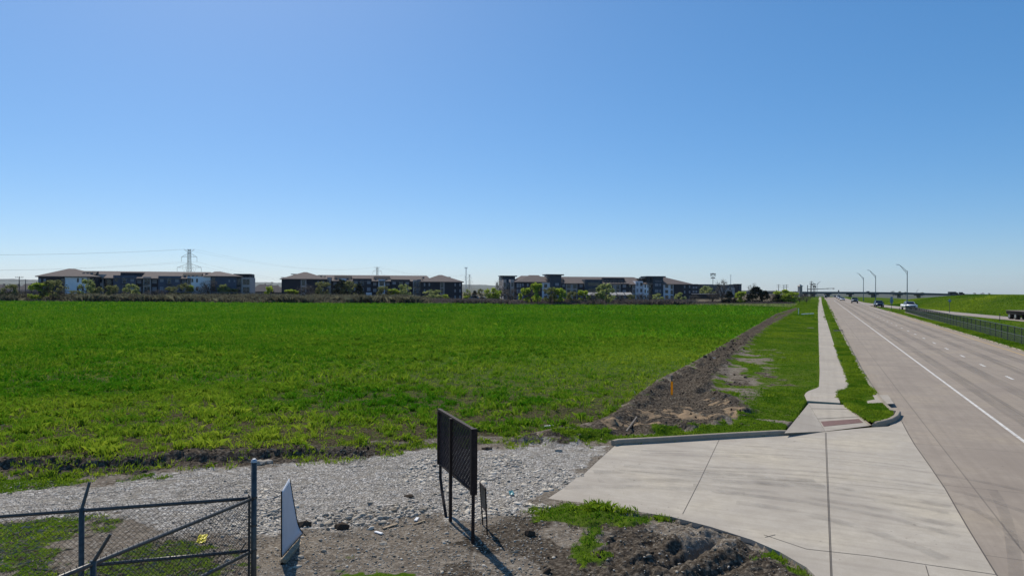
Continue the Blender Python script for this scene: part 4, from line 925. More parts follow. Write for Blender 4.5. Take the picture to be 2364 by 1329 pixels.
# ------------------------------------------------------------ trees
def crown_mesh(name, kind, seed):
    r = np.random.default_rng(seed)
    mat = {'Y': 'leafY', 'O': 'leafO', 'G': 'leafG', 'B': 'leafB', 'E': 'leafE'}[kind]
    n = {'Y': 1300, 'O': 1000, 'G': 1150, 'B': 900, 'E': 1500}[kind]; sz = {'Y': .060, 'O': .046, 'G': .052, 'B': .030, 'E': .050}[kind]
    # unit tree: height 1, width 1; clumps of leaves along an uneven crown
    nc = 22 if kind != 'E' else 34
    if kind == 'E':
        cz = r.uniform(.10, .95, nc); rad = (.46*(1.05-cz)+.04); th = r.uniform(0, 6.28, nc); cx, cy = np.cos(th)*rad*.75, np.sin(th)*rad*.75; cr_ = .06+.10*(1-cz)
    else:
        th = r.uniform(0, 6.28, nc); ph = r.uniform(0, 1, nc)**.5; cz = .58+.36*np.sin(r.uniform(-1.3, 1.5, nc))*1.0
        prof = np.sqrt(np.clip(1-((cz-.56)/.44)**2, .06, 1)); cx, cy = np.cos(th)*prof*.40*ph, np.sin(th)*prof*.40*ph; cr_ = r.uniform(.08, .15, nc)
        cz = np.clip(cz, .22, .93)
    pick = r.integers(0, nc, n); off = r.normal(0, 1, (n, 3)); off /= np.linalg.norm(off, axis=1)[:, None]; off *= r.uniform(.35, 1., n)[:, None]
    c = np.stack([cx[pick], cy[pick], cz[pick]], 1)+off*cr_[pick][:, None]*(1.15 if kind != 'B' else 1.5)
    a = r.normal(0, 1, (n, 3)); a /= np.linalg.norm(a, axis=1)[:, None]; b = np.cross(a, r.normal(0, 1, (n, 3))); b /= np.linalg.norm(b, axis=1)[:, None]
    s = sz*r.uniform(.5, 1.25, n)[:, None]; k2 = .55 if kind != 'B' else .28
    V = np.stack([c-a*s, c-b*s*k2, c+a*s, c+b*s*k2], 1).reshape(-1, 3); q = np.arange(n)*4
    Fc = np.stack([q, q+1, q+2, q+3], 1); tint = np.clip(np.repeat(r.uniform(0, 1, nc)[pick]*.6+r.uniform(0, .4, n), 4), 0, 1)
    o = npmesh(name, V, Fc, M[mat], dict(tint=tint), n=4); me = o.data; bpy.data.objects.remove(o); return me
def trunk_mesh(name, kind, seed):
    rr = random.Random(seed); mb = MB(); top = .5 if kind != 'E' else .9
    pts = [(0, 0, -.03), (rr.uniform(-.02, .02), 0, .15), (rr.uniform(-.04, .04), rr.uniform(-.03, .03), .33), (rr.uniform(-.05, .05), 0, top)]
    mb.tube(pts, [.024, .02, .017, .008], 6)
    nl = 5 if kind == 'E' else (16 if kind == 'B' else 9)
    for i in range(nl):
        t = rr.uniform(.12, .48) if kind != 'E' else rr.uniform(.15, .8); th = rr.uniform(0, 6.28); L = rr.uniform(.28, .48) if kind != 'E' else .25*(1-t)
        b = Vector((0, 0, t)); rise = rr.uniform(.25, .5) if kind != 'E' else .05
        m = b+Vector((math.cos(th)*L*.5, math.sin(th)*L*.5, rise*.45)); e = b+Vector((math.cos(th)*L*.95, math.sin(th)*L*.95, rise))
        e.z = min(e.z, .97)
        mb.tube([b, m, e], [.012, .008, .003], 5)
        for j in range(5 if kind == 'B' else 3):
            d = Vector((rr.uniform(-1, 1), rr.uniform(-1, 1), rr.uniform(.2, 1.4))).normalized()*rr.uniform(.10, .2)
            mb.tube([m.lerp(e, rr.uniform(0, 1)), m.lerp(e, .6)+d], [.006, .002], 4)
            if kind == 'B':
                d2 = d+Vector((rr.uniform(-.1, .1), rr.uniform(-.1, .1), .06)); mb.tube([m.lerp(e, .6)+d*.5, m.lerp(e, .6)+d2*1.2], [.004, .0015], 3)
    o = mb.build(name, M['bark']); me = o.data; bpy.data.objects.remove(o); return me
KM = {}
for k in 'YOGBE': KM[k] = [(crown_mesh('crown', k, 100+ord(k)+7*i), trunk_mesh('trunk', k, 50+ord(k)+i)) for i in range(3)]
KN = dict(Y='leafy_tree', O='olive_tree', G='pale_green_tree', B='bare_tree', E='evergreen_tree')
KN = dict(Y='spring_green_tree', O='half_bare_tree', G='pale_green_tree', B='bare_tree', E='evergreen_tree')
def tree(px, yb, yt, wpx, kind, label, D=None, cat='tree', group='trees and shrubs along the far side of the field'):
    if D is None: x, y, z = hit(px, yb)
    else:
        c = P(px, 664, D); x, y = c.x, c.y; z = float(H0(np.array([x]), np.array([y]))[0])
    h = (CH+ray(px, yt).z*y)-z; w = wpx/F*y
    r = empty(KN[kind] if cat == 'tree' else ('shrub' if kind != 'E' else 'evergreen_shrub'), (x, y, z), rng.uniform(0, 6.28), label, cat, group)
    r.scale = (w*1.28, w*1.28, h*1.04)
    cm, tm = KM[kind][int(rng.integers(0, 3))]
    for nm, me in (('crown', cm), ('trunk', tm)):
        o = bpy.data.objects.new(nm, me); C.objects.link(o); o.parent = r
for a in (
 (24, 697, 659, 34, 'O', 'half bare tree nearest the left edge, in front of the brown roofed houses'),
 (0, 697, 668, 30, 'B', 'bare brown tree cut by the left edge of the photo'),
 (52, 697, 672, 28, 'B', 'low bare tree between the two wooden poles and the bright yellow green tree'),
 (92, 697, 656, 42, 'Y', 'bright yellow green tree in front of the left corner of the far left building'),
 (122, 697, 650, 48, 'O', 'tall half bare tree directly right of the bright yellow green tree'),
 (148, 697, 673, 30, 'B', 'low bare tree below the white wall of the far left building'),
 (172, 697, 672, 28, 'O', 'small half bare tree just left of the round pale green tree'),
 (200, 697, 648, 34, 'G', 'round pale green tree with a clear trunk in front of the white wall'),
 (230, 697, 665, 24, 'O', 'slim half bare tree just right of the round pale green tree'),
 (256, 697, 661, 36, 'O', 'spreading half bare tree before the first slate blue bay'),
 (285, 697, 674, 26, 'B', 'low bare tree before the slate blue bay with the first balcony'),
 (302, 697, 658, 34, 'G', 'pale green tree before the right edge of the first slate blue bay'),
 (342, 696, 672, 30, 'B', 'bare tree before the framed bay between the slate blue bays'),
 (368, 696, 670, 28, 'B', 'bare tree at the left edge of the second slate blue bay'),
 (396, 695, 664, 34, 'O', 'half bare tree before the second slate blue bay'),
 (424, 695, 657, 34, 'O', 'taller half bare tree just left of the small bright green tree'),
 (441, 695, 661, 20, 'Y', 'small bright green tree below the lattice pylon'),
 (462, 695, 664, 34, 'B', 'broad bare tree before the large white wall panel'),
 (482, 695, 650, 42, 'B', 'tallest bare tree in front of the far left building'),
 (518, 695, 658, 26, 'G', 'pale green tree before the slate blue right wing'),
 (536, 695, 668, 34, 'O', 'half bare tree at the right end of the slate blue wing'),
 (575, 695, 675, 30, 'B', 'low bare tree below the framed windows of the dark flat roofed tower'),
 (622, 695, 664, 22, 'Y', 'yellow green tree in the gap beside the parked cars'),
 (712, 695, 661, 50, 'B', 'wide bare grey tree left of the dark evergreens'),
 (745, 695, 654, 42, 'O', 'tall half bare tree leaning on the big dark evergreen'),
 (787, 695, 646, 46, 'E', 'tallest dark evergreen in front of the middle building'),
 (805, 695, 652, 42, 'O', 'half bare tree between the two dark evergreens'),
 (828, 695, 656, 30, 'E', 'smaller dark evergreen right of the tallest one'),
 (885, 697, 663, 34, 'O', 'dark olive tree under the second pale bay of the middle building'),
 (906, 697, 669, 34, 'Y', 'yellow green tree right of the dark olive tree'),
 (931, 697, 659, 34, 'G', 'pale green tree between the yellow green tree and the right hipped wing'),
 (1138, 698, 667, 40, 'Y', 'yellow green tree at the left end of the three tower building'),
 (1158, 694, 649, 34, 'B', 'tall bare tree rising beside the first tower'),
 (1178, 698, 668, 40, 'B', 'bare tree under the corner balconies of the three tower building'),
 (1213, 703, 668, 28, 'Y', 'small bright yellow green tree left of the tall green one'),
 (1228, 703, 672, 24, 'B', 'bare tree squeezed behind the two brightest green trees'),
 (1240, 704, 657, 36, 'Y', 'tall bright green tree before the white wall right of the hipped wing'),
 (1270, 704, 666, 36, 'O', 'half bare tree just below the second tower'),
 (1290, 704, 668, 30, 'Y', 'yellow green tree to the right of the second tower'),
 (1322, 704, 675, 30, 'O', 'half bare tree before the taupe bay with twin doors'),
 (1346, 704, 673, 30, 'Y', 'pale yellow green tree left of the carport roofs'),
 (1370, 705, 676, 24, 'B', 'thin bare tree standing before the carport roofs'),
 (1398, 704, 658, 42, 'G', 'large pale green tree in front of the carport roofs'),
 (1432, 704, 680, 26, 'B', 'low bare tree right of the large pale green tree'),
 (1457, 704, 681, 24, 'O', 'small half bare tree below the last carport roofs'),
 (1478, 704, 678, 24, 'B', 'bare tree before the pale bay left of the lettered tower'),
 (1495, 704, 680, 22, 'B', 'bare tree at the foot of the white wall left of the lettered tower'),
 (1520, 700, 679, 28, 'G', 'pale green tree at the foot of the lettered tower'),
 (1545, 701, 684, 24, 'B', 'low bare tree right of the lettered tower'),
 (1571, 703, 677, 28, 'G', 'pale green tree before the navy right end of the three tower building'),
 (1602, 702, 682, 26, 'B', 'low bare tree just past the right end of the three tower building'),
 (1645, 701, 676, 34, 'B', 'dense bare tree left of the tall bare one, below the floodlights'),
 (1667, 702, 650, 44, 'B', 'tall spindly bare tree in front of the grey building'),
 (1684, 702, 673, 34, 'E', 'dark evergreen bush between the bare tree and the yellow green one'),
 (1712, 702, 675, 26, 'Y', 'yellow green tree left of the large dark juniper'),
 (1737, 702, 658, 22, 'B', 'bare round topped tree rising out of the large juniper'),
 (1745, 702, 662, 46, 'E', 'large dark juniper left of the wooden utility poles'),
 (1766, 702, 671, 28, 'E', 'smaller dark juniper at the right of the large one'),
 (1784, 701, 673, 24, 'B', 'bare tree between the junipers and the big yellow green bush'),
 (1845, 700, 678, 30, 'B', 'bare tree beneath the tower with the pyramid roof'),
 (1862, 699, 682, 24, 'B', 'last bare tree before the sidewalk'),
): tree(*a)
for a in (
 (545, 695.5, 681, 22, 'Y', 'low yellow green shrub under the right end of the far left building'),
 (671, 695, 670, 38, 'Y', 'round yellow green shrub before the left end of the middle building'),
 (1001, 698, 671, 46, 'G', 'wide pale green shrub before the right hipped wing'),
 (1028, 697, 681, 22, 'Y', 'small yellow green shrub beside the wide pale green one'),
 (1076, 698, 684, 24, 'Y', 'small green shrub below the thin radio mast'),
 (1520, 704, 694, 16, 'Y', 'tiny yellow green shrub at the field edge below the lettered tower'),
 (1812, 702, 671, 54, 'Y', 'big yellow green bush right of the junipers'),
 (1795, 702, 680, 30, 'E', 'dark bush against the left side of the big yellow green bush'),
): tree(*a, cat='shrub')
for a in ((1432, 667, 8, 'dark'),): pass
# far trees seen through the gaps and along the highway
tree(1628, 689, 661, 26, 'G', 'pale green tree standing behind the low dark wall under the grey building', D=480)
tree(1640, 689, 667, 24, 'G', 'lower pale green tree beside its taller neighbour under the grey building', D=470)
for i, (px, yt, w, k, lab) in enumerate(((1062, 672, 12, 'O', 'far tree in the gap next to the right hipped wing'), (1078, 669, 18, 'G', 'pale far tree directly under the radio mast'), (1096, 671, 16, 'E', 'dark far tree in the gap under the third pylon'), (1110, 668, 16, 'O', 'tallest far tree in the middle of the gap'),
        (1126, 670, 18, 'G', 'pale far tree in the gap left of the tall bare tree'))):
    tree(px, 680, yt, w, k, lab, D=420+12*i, group='distant trees in the gaps between buildings')
for i, (px, yt, w, k, lab) in enumerate(((2062, 671.5, 16, 'B', 'broad bare tree above the overpass left of the near lamp post'), (2077, 672.5, 9, 'O', 'small round tree above the overpass just left of the near lamp post'), (2090, 674, 8, 'O', 'tiny tree above the overpass at the near lamp post'),
        (2130, 675, 14, 'O', 'low tree above the overpass right of the near lamp post'), (2250, 676, 9, 'O', 'round dark tree on the skyline right of the two highway vehicles'), (2268, 675.5, 12, 'B', 'bare tree on the skyline in the middle of the row over the embankment'), (2283, 676.5, 8, 'O', 'last dark tree of the row over the embankment'),
        (2330, 680, 12, 'O', 'low dark tree near the right end of the skyline'))):
    D = 900; c = P(px, 664, D); z = CH+ray(px, 683).z*D
    h = (CH+ray(px, yt).z*D)-z; wv = w/F*D
    r = empty(KN[k], (c.x, c.y, z), i, lab, 'tree', 'distant trees along the highway skyline'); r.scale = (wv, wv, h)
    for nm, me in (('crown', KM[k][i % 3][0]), ('trunk', KM[k][i % 3][1])):
        o = bpy.data.objects.new(nm, me); C.objects.link(o); o.parent = r
def brush():
    n = 52000; px = rng.uniform(-160, 1880, n); x0 = []; 
    D = rng.uniform(204, 238, n)
    X = (px-1182)/F*D; x, y = X, D
    r = zones(x, y); keep = (r['crop'] < .5); 
    u, v = UV(x, y); keep &= v < -8
    cl = fbm(x, y, .13, 3, 41); lf = ss(1030, 960, px)*1.0
    keep &= rng.uniform(0, 1, n) < np.where(lf > .5, .12+.88*ss(.40, .54, cl), 1); x, y, px, cl, lf = [q[keep] for q in (x, y, px, cl, lf)]
    h = .7+lf*(1.7*ss(.35, .62, cl)+.5*ss(.45, .6, fbm(x, y, .5, 2, 44))); k = (lf > .5)
    blades('undergrowth', x[k], y[k], h[k]*.95, np.full(k.sum(), .26), 5, M['brush'], rng.uniform(0, 1, k.sum()), 'dark brown undergrowth along the far left edge of the field', 'undergrowth', .5, lean=.5)
    k = ~k; k &= px > 1000
    h2 = np.where(px[k] < 1600, .95, .45)*(.45+1.3*ss(.35, .65, cl[k]))
    blades('dry_weeds', x[k], y[k], h2, np.full(k.sum(), .2), 4, M['dryweed'], rng.uniform(0, 1, k.sum()), 'dry brown weeds along the far edge of the field', 'weeds', .5, lean=.5)
    n = 9000; x = rng.uniform(20, 95, n); y = rng.uniform(168, 215, n); r = zones(x, y); u, v = UV(x, y); k = (r['crop'] < .6) & (v < -7); x, y = x[k], y[k]
    blades('green_weeds', x, y, np.full(len(x), .5), np.full(len(x), .2), 4, M['leafG'], rng.uniform(0, .6, len(x)), 'rough pale green weeds before the junipers', 'weeds', .3)
brush()

# ------------------------------------------------------------ pylons, wires, masts, poles
def pylon(px, D, ytop, label, rz=0., pos=None):
    if pos: x, y, H_ = pos
    else: c = P(px, ytop, D); x, y = c.x, c.y; H_ = None
    z = float(H0(np.array([x]), np.array([y]))[0]); H_ = H_ or (c.z-z)
    e = empty('lattice_pylon', (x, y, z), rz, label, 'pylon', 'lattice power pylons behind the apartments'); k = H_/38.
    t = .12*k
    def wid(zz): return np.interp(zz, [0, .55, .80, 1], [4.2, 1.35, 1.0, .8])*k
    mb = MB(); zs = [0, .12, .24, .35, .45, .55, .62, .69, .76, .82, .88, .94, 1]
    for i in range(len(zs)-1):
        a, b = zs[i], zs[i+1]; wa, wb = wid(a), wid(b)
        cn = [(1, 1), (-1, 1), (-1, -1), (1, -1)]
        for j in range(4):
            p, q = cn[j], cn[(j+1) % 4]
            mb.tube([(p[0]*wa, p[1]*wa, a*H_), (p[0]*wb, p[1]*wb, b*H_)], t, 4)
            mb.tube([(p[0]*wa, p[1]*wa, a*H_), (q[0]*wb, q[1]*wb, b*H_)], t*.6, 4)
            mb.tube([(q[0]*wa, q[1]*wa, a*H_), (p[0]*wb, p[1]*wb, b*H_)], t*.6, 4)
    mb.build('tower', M['galv'], e)
    for zc, L in ((.60, 10.0), (.83, 6.4)):
        for s in (-1, 1):
            mb = MB(); w = wid(zc)
            mb.tube([(s*w, 0, zc*H_), (s*L*k, 0, zc*H_)], t*.8, 4)
            mb.tube([(s*w, 0, (zc+.085)*H_), (s*L*k*.55, 0, (zc+.045)*H_), (s*L*k, 0, zc*H_)], t*.8, 4)
            for q in (.35, .6, .82): mb.tube([(s*L*k*q, 0, zc*H_), (s*L*k*(q-.12), 0, (zc+.085*(1-q)+.01)*H_)], t*.5, 4)
            arm = mb.build('cross_arm', M['galv'], e)
            mb = MB(); mb.tube([(s*L*k, 0, zc*H_), (s*L*k, 0, (zc-.105)*H_)], t*.9, 5)
            if zc < .7: mb.tube([(s*L*k*.28, 0, (zc-.01)*H_), (s*L*k*.42, 0, (zc-.10)*H_), (s*L*k*.56, 0, (zc-.02)*H_)], t*.7, 4)
            mb.build('insulator', M['galv'], arm)
    for s in (-1, 1):
        mb = MB(); mb.tube([(0, 0, .90*H_), (s*4.4*k, 0, 1.0*H_)], t*.9, 4); mb.tube([(s*.8*k, 0, .985*H_), (s*4.0*k, 0, .975*H_)], t*.5, 4); mb.build('peak_arm', M['galv'], e)
    return e, H_, k
pA = pylon(437, 620, 575, 'tallest lattice pylon, standing behind the far left apartment building')
pB = pylon(871, 1150, 616, 'lattice pylon rising over the roof of the middle building')
pC = pylon(1084, 1700, 633, 'small faraway lattice pylon beside the thin radio mast', .9)
loA = pA[0].location
def wires(a, b, label, sag=.03, rad=.034, ends=None):
    mb = MB()
    for (sx, zz) in ((-10, .495), (10, .495), (-6.4, .725), (6.4, .725), (-4.4, 1.0), (4.4, 1.0), (-4.2, .50), (4.2, .50)):
        def pt(q):
            if len(q) == 4: return Vector((q[0]+sx*q[3], q[1], q[2]+zz*38*q[3]))
            e, H_, k = q; return Vector((e.location.x+sx*k, e.location.y, e.location.z+zz*H_))
        p, q = pt(a), pt(b); L = (q-p).length; pts = []
        for i in range(25):
            t = i/24; v = p.lerp(q, t); v.z -= 4*sag*L*t*(1-t)*(.7 if zz == 1. else 1.); pts.append(v)
        mb.tube(pts, rad, 4, False)
    o = mb.build('power_lines', M['galv']); tagit(o, label, 'cable', 'power lines between the pylons'); return o
wires(pA, pB, 'power lines sagging from the tallest pylon towards the middle building', .028)
wires(pB, pC, 'power lines sagging from the second pylon to the faraway one', .025, .05)
wires((-640, 575, -3, 1.02), pA, 'power lines running from the left edge of the photo to the tallest pylon', .022)
# radio mast
c = P(1076, 618, 900); z0 = -3.2; e = empty('radio_mast', (c.x, c.y, z0), 0, 'thin pale radio mast with antennas beside the small pylon', 'mast')
mb = MB(); h = c.z-z0
for s in ((-.7, -.4), (.7, -.4), (0, .8)): mb.tube([(s[0]*1.6, s[1]*1.6, 0), (s[0]*.7, s[1]*.7, h-1)], .14, 4)
for i in range(14):
    a = h*i/14; w = 1.5-.8*i/14; mb.tube([(-.7*w, -.4*w, a), (.7*w, -.4*w, a+h/14)], .08, 3); mb.tube([(.7*w, -.4*w, a), (0, .8*w, a+h/14)], .08, 3)
mb.build('tower', M['galv_light'], e)
mb = MB()
for s in (-1.6, -.8, 0, .8, 1.6): mb.box(s-.2, s+.2, -.7, -.5, h-1.2, h+.8)
mb.box(-1.8, 1.8, -.5, -.4, h-.4, h-.2); mb.build('antenna', M['galv_light'], e)
mb = MB()
for zz in (.62, .66, .55): mb.box(-1.4, -.9, -.9, -.4, h*zz, h*zz+1)
mb.build('dish_cluster', M['steel_dark'], e)
# floodlight mast
c = P(1646, 629.5, 450); z0 = float(H0(np.array([c.x]), np.array([c.y]))[0]); h = c.z-z0
e = empty('floodlight_mast', (c.x, c.y, z0), 0, 'floodlight mast with two rows of lamps in front of the grey building', 'mast')
MB().tube([(0, 0, 0), (0, 0, h)], [.22, .13], 8).build('pole', M['steel_dark'], e)
for row, (zz, xs) in enumerate(((h-.6, (-1.5, -.9, -.3, .3, .9, 1.5)), (h-1.6, (-1.5, -.9, .9, 1.5)), (h-3.2, (-1.1, -.5, .5, 1.1)))):
    mb = MB(); mb.box(-1.8, 1.8, -.05, .05, zz-.5, zz-.4); a = mb.build('crossbar', M['steel_dark'], e)
    for x in xs: MB().box(x-.22, x+.22, -.25, .2, zz-.35, zz+.2).build('floodlight', M['steel_dark'], a)
c = P(1687, 635, 600); z0 = -1.8; e = empty('thin_mast', (c.x, c.y, z0), 0, 'very thin pale pole above the right part of the grey building', 'mast')
MB().tube([(0, 0, 0), (0, 0, c.z-z0)], [.3, .16], 6).build('pole', M['galv_light'], e); MB().box(-.7, .7, -.3, .3, c.z-z0-.3, c.z-z0).build('antenna', M['galv_light'], e)
# pyramid roofed tower
c = P(1847, 655.5, 520); z0 = -1.4; h = c.z-z0; e = empty('pyramid_roofed_tower', (c.x, c.y, z0), .35, 'slim tower with a shiny pyramid roof left of the traffic signal', 'tower')
MB().box(-1.15, 1.15, -1.15, 1.15, 0, h-1.7).build('shaft', M['beige'], e)
mb = MB(); mb.v += [(-1.75, -1.75, h-1.8), (1.75, -1.75, h-1.8), (1.75, 1.75, h-1.8), (-1.75, 1.75, h-1.8), (0, 0, h)]; mb.f += [(0, 1, 4), (1, 2, 4), (2, 3, 4), (3, 0, 4), (3, 2, 1, 0)]; mb.build('roof', M['carport'], e)
mb = MB()
for s in (-.55, .55): mb.box(s-.28, s+.28, -1.19, -1.16, .8, h-2.4)
mb.build('louvre', M['darkglass'], e)
def utility(px, D, yt, label, arms=(.35,), name='utility_pole', th=.17, aw=1.3, extra=False, base=None, mat='poleswood'):
    c = P(px, yt, D); z0 = float(H0(np.array([c.x]), np.array([c.y]))[0]) if base is None else base; h = c.z-z0
    e = empty(name, (c.x, c.y, z0), .1, label, 'pole', 'wooden utility poles')
    MB().tube([(0, 0, 0), (0, 0, h)], [th, th*.7], 8).build('pole', M[mat], e)
    for a in arms:
        m = MB().box(-aw, aw, -.07, .07, h-a-.12, h-a).build('crossarm', M[mat], e)
        ins = MB()
        for s in (-.92, -.5, .5, .92): ins.tube([(s*aw, 0, h-a), (s*aw, 0, h-a+.3)], .06, 5)
        ins.build('insulator', M['galv'], m)
    if extra: MB().tube([(.35, -.2, h-2.8), (.35, -.2, h-1.8)], .28, 8).build('transformer', M['steel_dark'], e)
    return e
utility(44.5, 240, 638, 'wooden utility pole with a crossarm near the left edge, left of its shorter neighbour', (.3,))
utility(59, 240, 644.5, 'shorter wooden pole just right of the one with the crossarm near the left edge', (), th=.15)
utility(628, 330, 651, 'slim light pole in the gap right of the dark tower', (.2,), th=.12, aw=.5)
utility(1797.5, 520, 656, 'leftmost of the three distant wooden poles above the big yellow green bush', (.6, 1.8), aw=1.5, th=.25)
utility(1809.5, 520, 657, 'middle one of the three distant wooden poles above the big yellow green bush', (.6, 2.2), aw=1.6, th=.25)
utility(1816, 560, 656.5, 'rightmost of the three distant wooden poles above the big yellow green bush', (.5, 1.9), aw=1.6, th=.25)
utility(1873.3, 430, 648.5, 'tallest wooden pole of the cluster behind the traffic signal pole', (.5, 3.6), extra=True, th=.24, aw=1.2)
utility(1871, 460, 653, 'leftmost thin pole of the cluster behind the traffic signal pole', (.5,), th=.2, aw=.8)
utility(1877.5, 450, 653, 'middle wooden pole of the cluster behind the traffic signal pole', (.5,), extra=True, th=.24, aw=.9)
utility(1881.3, 455, 654, 'rightmost wooden pole of the cluster behind the traffic signal pole', (.4, 1.5), extra=True, th=.28, aw=.7)
# lamp posts
def lamp(px, D, ytop, ypole, xarm, label, base=None, name='street_lamp', grp='tall street lamps along the slip road', flip=1, left=True):
    c = P(px, ypole, D); z0 = float(H0(np.array([c.x]), np.array([c.y]))[0]) if base is None else base; hp = c.z-z0; ha = P(px, ytop, D).z-z0; L = (xarm-px)/F*D
    e = empty(name, (c.x, c.y, z0), 0, label, 'street lamp', grp)
    MB().tube([(0, 0, .5), (0, 0, hp)], [.15, .11], 8).build('pole', M['lampsteel'], e)
    MB().tube([(0, 0, -.3), (0, 0, .5)], [.28, .24], 8).build('base', M['lampsteel'], e)
    a = MB(); a.tube([(0, 0, hp-.25), (L*.35, 0, hp+(ha-hp)*.45), (L*.68, 0, ha-.15), (L*.8, 0, ha)], .06, 6)
    a.tube([(0, 0, hp-1.2), (L*.2, 0, hp-.2), (L*.5, 0, hp+(ha-hp)*.55), (L*.68, 0, ha-.25)], .05, 6)
    for t in (.15, .3, .45): a.tube([(L*t, 0, hp+(ha-hp)*t*1.25-.25), (L*(t+.04), 0, hp+(ha-hp)*t*1.1-.9+t)], .035, 4)
    arm = a.build('arm', M['lampsteel'], e)
    hd = MB(); hd.prism([(-.16, ha-.06), (.16, ha-.06), (.1, ha+.12), (-.1, ha+.12)], min(L, L*.78), max(L, L*.78)); hd.build('lamp_head', M['galv_light'], arm)
lamp(2094.5, 223, 611, 625, 2069, 'nearest and tallest street lamp, behind the white pickup truck', None)
lamp(2021.5, 278, 624, 635.5, 2002, 'middle street lamp of the three, behind the dark navy car')
lamp(1993.5, 305, 631, 640.5, 1977.5, 'farthest street lamp of the three along the slip road')
lamp(1886.3, 430, 650, 654.5, 1895, 'small distant street lamp with its arm over the road by the cluster of poles', grp='small distant street lamps')
lamp(2116, 700, 667, 672, 2121, 'tiny distant street lamp above the overpass right of the nearest lamp post', base=-1.5, grp='small distant street lamps')
# traffic signal mast arm
c = P(1864.5, 658, 400); z0 = 0; e = empty('traffic_signal', (c.x, c.y, -.1), 0, 'traffic signal mast with a long arm over the road', 'traffic signal'); h = c.z+.1
MB().tube([(0, 0, 0), (0, 0, h)], [.26, .2], 8).build('pole', M['steel_dark'], e)
k = 400/F; arm = MB().tube([(0, 0, h-2.4), (30*k, 0, h-2.15), (61*k, 0, h-1.75)], [.22, .17, .12], 8).build('mast_arm', M['steel_dark'], e)
for px in (1910.5, 1924):
    x = (px-1864.5)*k; o = MB().box(x-.5, x+.5, -.2, .1, h-2.15, h-1.7).build('signal_head', M['steel_dark'], e, .03)
    mm = MB()
    for q in (-.3, 0, .3): mm.tube([(x+q, -.32, h-1.92), (x+q, -.2, h-1.92)], .12, 8)
    mm.build('visor', M['black'], o)
c = P(1936, 669.5, 410); e = empty('signal_post', (c.x, c.y, 0), 0, 'single signal head on a post to the right of the mast arm', 'traffic signal')
h = c.z; MB().tube([(0, 0, 0), (0, 0, h-1.0)], .08, 8).build('post', M['galv_light'], e)
o = MB().box(-.28, .28, -.2, .15, h-1.05, h).build('signal_head', M['black'], e, .04)
mm = MB()
for q in (.2, .5, .8): mm.tube([(0, -.34, h-q), (0, -.2, h-q)], .11, 8)
mm.build('visor', M['black'], o)
# ------------------------------------------------------------ highway overpass
BD = 620.
def bz(px, py, D=BD): return CH+ray(px, py).z*D
e = empty('highway_overpass', (P(1850, 664, BD).x, BD, -2), 0, 'long dark highway overpass crossing behind the road', 'bridge')
ox = e.location.x
stops = [(1700, 673.5), (1850, 672.8), (1900, 673.2), (2000, 673.6), (2100, 675), (2180, 677.2), (2240, 678.6), (2420, 680.2)]
mb = MB(); bb = MB(); prof = []
for i in range(len(stops)-1):
    (a, ya), (b, yb) = stops[i], stops[i+1]; Da, Db = BD, BD
    xa, xb = P(a, 664, BD).x-ox, P(b, 664, BD).x-ox; za, zb_ = bz(a, ya)+2, bz(b, yb)+2
    def sl(m, z0a, z1a, z0b, z1b, y0, y1):
        m.v += [(xa, y0, z0a), (xb, y0, z0b), (xb, y1, z0b), (xa, y1, z0a), (xa, y0, z1a), (xb, y0, z1b), (xb, y1, z1b), (xa, y1, z1a)]; n = len(m.v)-8
        m.f += [(n, n+3, n+2, n+1), (n+4, n+5, n+6, n+7), (n, n+1, n+5, n+4), (n+2, n+3, n+7, n+6), (n+1, n+2, n+6, n+5), (n+3, n, n+4, n+7)]
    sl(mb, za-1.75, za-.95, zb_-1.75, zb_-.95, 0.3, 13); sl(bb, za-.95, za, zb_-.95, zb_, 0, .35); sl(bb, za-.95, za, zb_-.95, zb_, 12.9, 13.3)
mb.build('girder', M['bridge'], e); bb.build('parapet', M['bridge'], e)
for px in (1866, 1884, 1919, 1970.5, 2023, 2027.5, 2084, 2130):
    x = P(px, 664, BD).x-ox; yt = np.interp(px, [s[0] for s in stops], [s[1] for s in stops]); zt = bz(px, yt)+2-1.75
    m = MB(); m.box(x-.55, x+.55, 4, 8, 0, zt-.8); m.box(x-.7, x+.7, .6, 12.4, zt-.8, zt); m.build('pier', M['pier'], e)
# low white wall of the far abutment, dark wall before the grey building
c0, c1 = P(1596, 664, 430), P(1660, 664, 430)
e = empty('low_building', (c0.x, c0.y, -1.4), 0, 'low dark sided building with a flat pale roof right of the three tower building', 'building')
w = c1.x-c0.x; MB().box(0, w, 0, 8, 0, 3.2).build('wall', M['roofdark'], e); MB().box(-.5, w+.5, -.5, 8.5, 3.2, 3.5).build('roof', M['beige'], e)
# ------------------------------------------------------------ carports
def carport(a, b, yr, D, label, tilt=-.05, grp='long carports with pale roofs'):
    p, q = P(a, yr, D), P(b, yr, D); zb = float(H0(np.array([p.x]), np.array([p.y]))[0]); e = empty('carport', (p.x, p.y, zb), 0, label, 'carport', grp); w = q.x-p.x; h = p.z-zb
    mb = MB(); mb.prism([(0, h-tilt), (0, h-tilt-.1), (5.0, h-.1), (5.0, h)], 0, w); mb.build('roof', M['carport'], e)
    mb = MB(); mb.box(0, w, -.08, -.005, h-tilt-.22, h-tilt-.0); mb.build('fascia', M['grey'], e)
    n = max(2, int(w/6)+1)
    for i in range(n):
        x = .3+(w-.6)*i/(n-1); MB().box(x-.08, x+.08, 2.6, 2.76, 0, h-tilt*.5-.14).build('post', M['steel_dark'], e)
carport(118, 226, 671.2, 232, 'long pale carport roof below the white wall of the far left building')
carport(-40, 62, 669.5, 240, 'pale carport roof at the left edge under the brown houses')
carport(400, 458, 673.5, 236, 'pale carport roof before the second slate blue bay')
carport(484, 546, 674.5, 236, 'pale carport roof before the slate blue right wing')
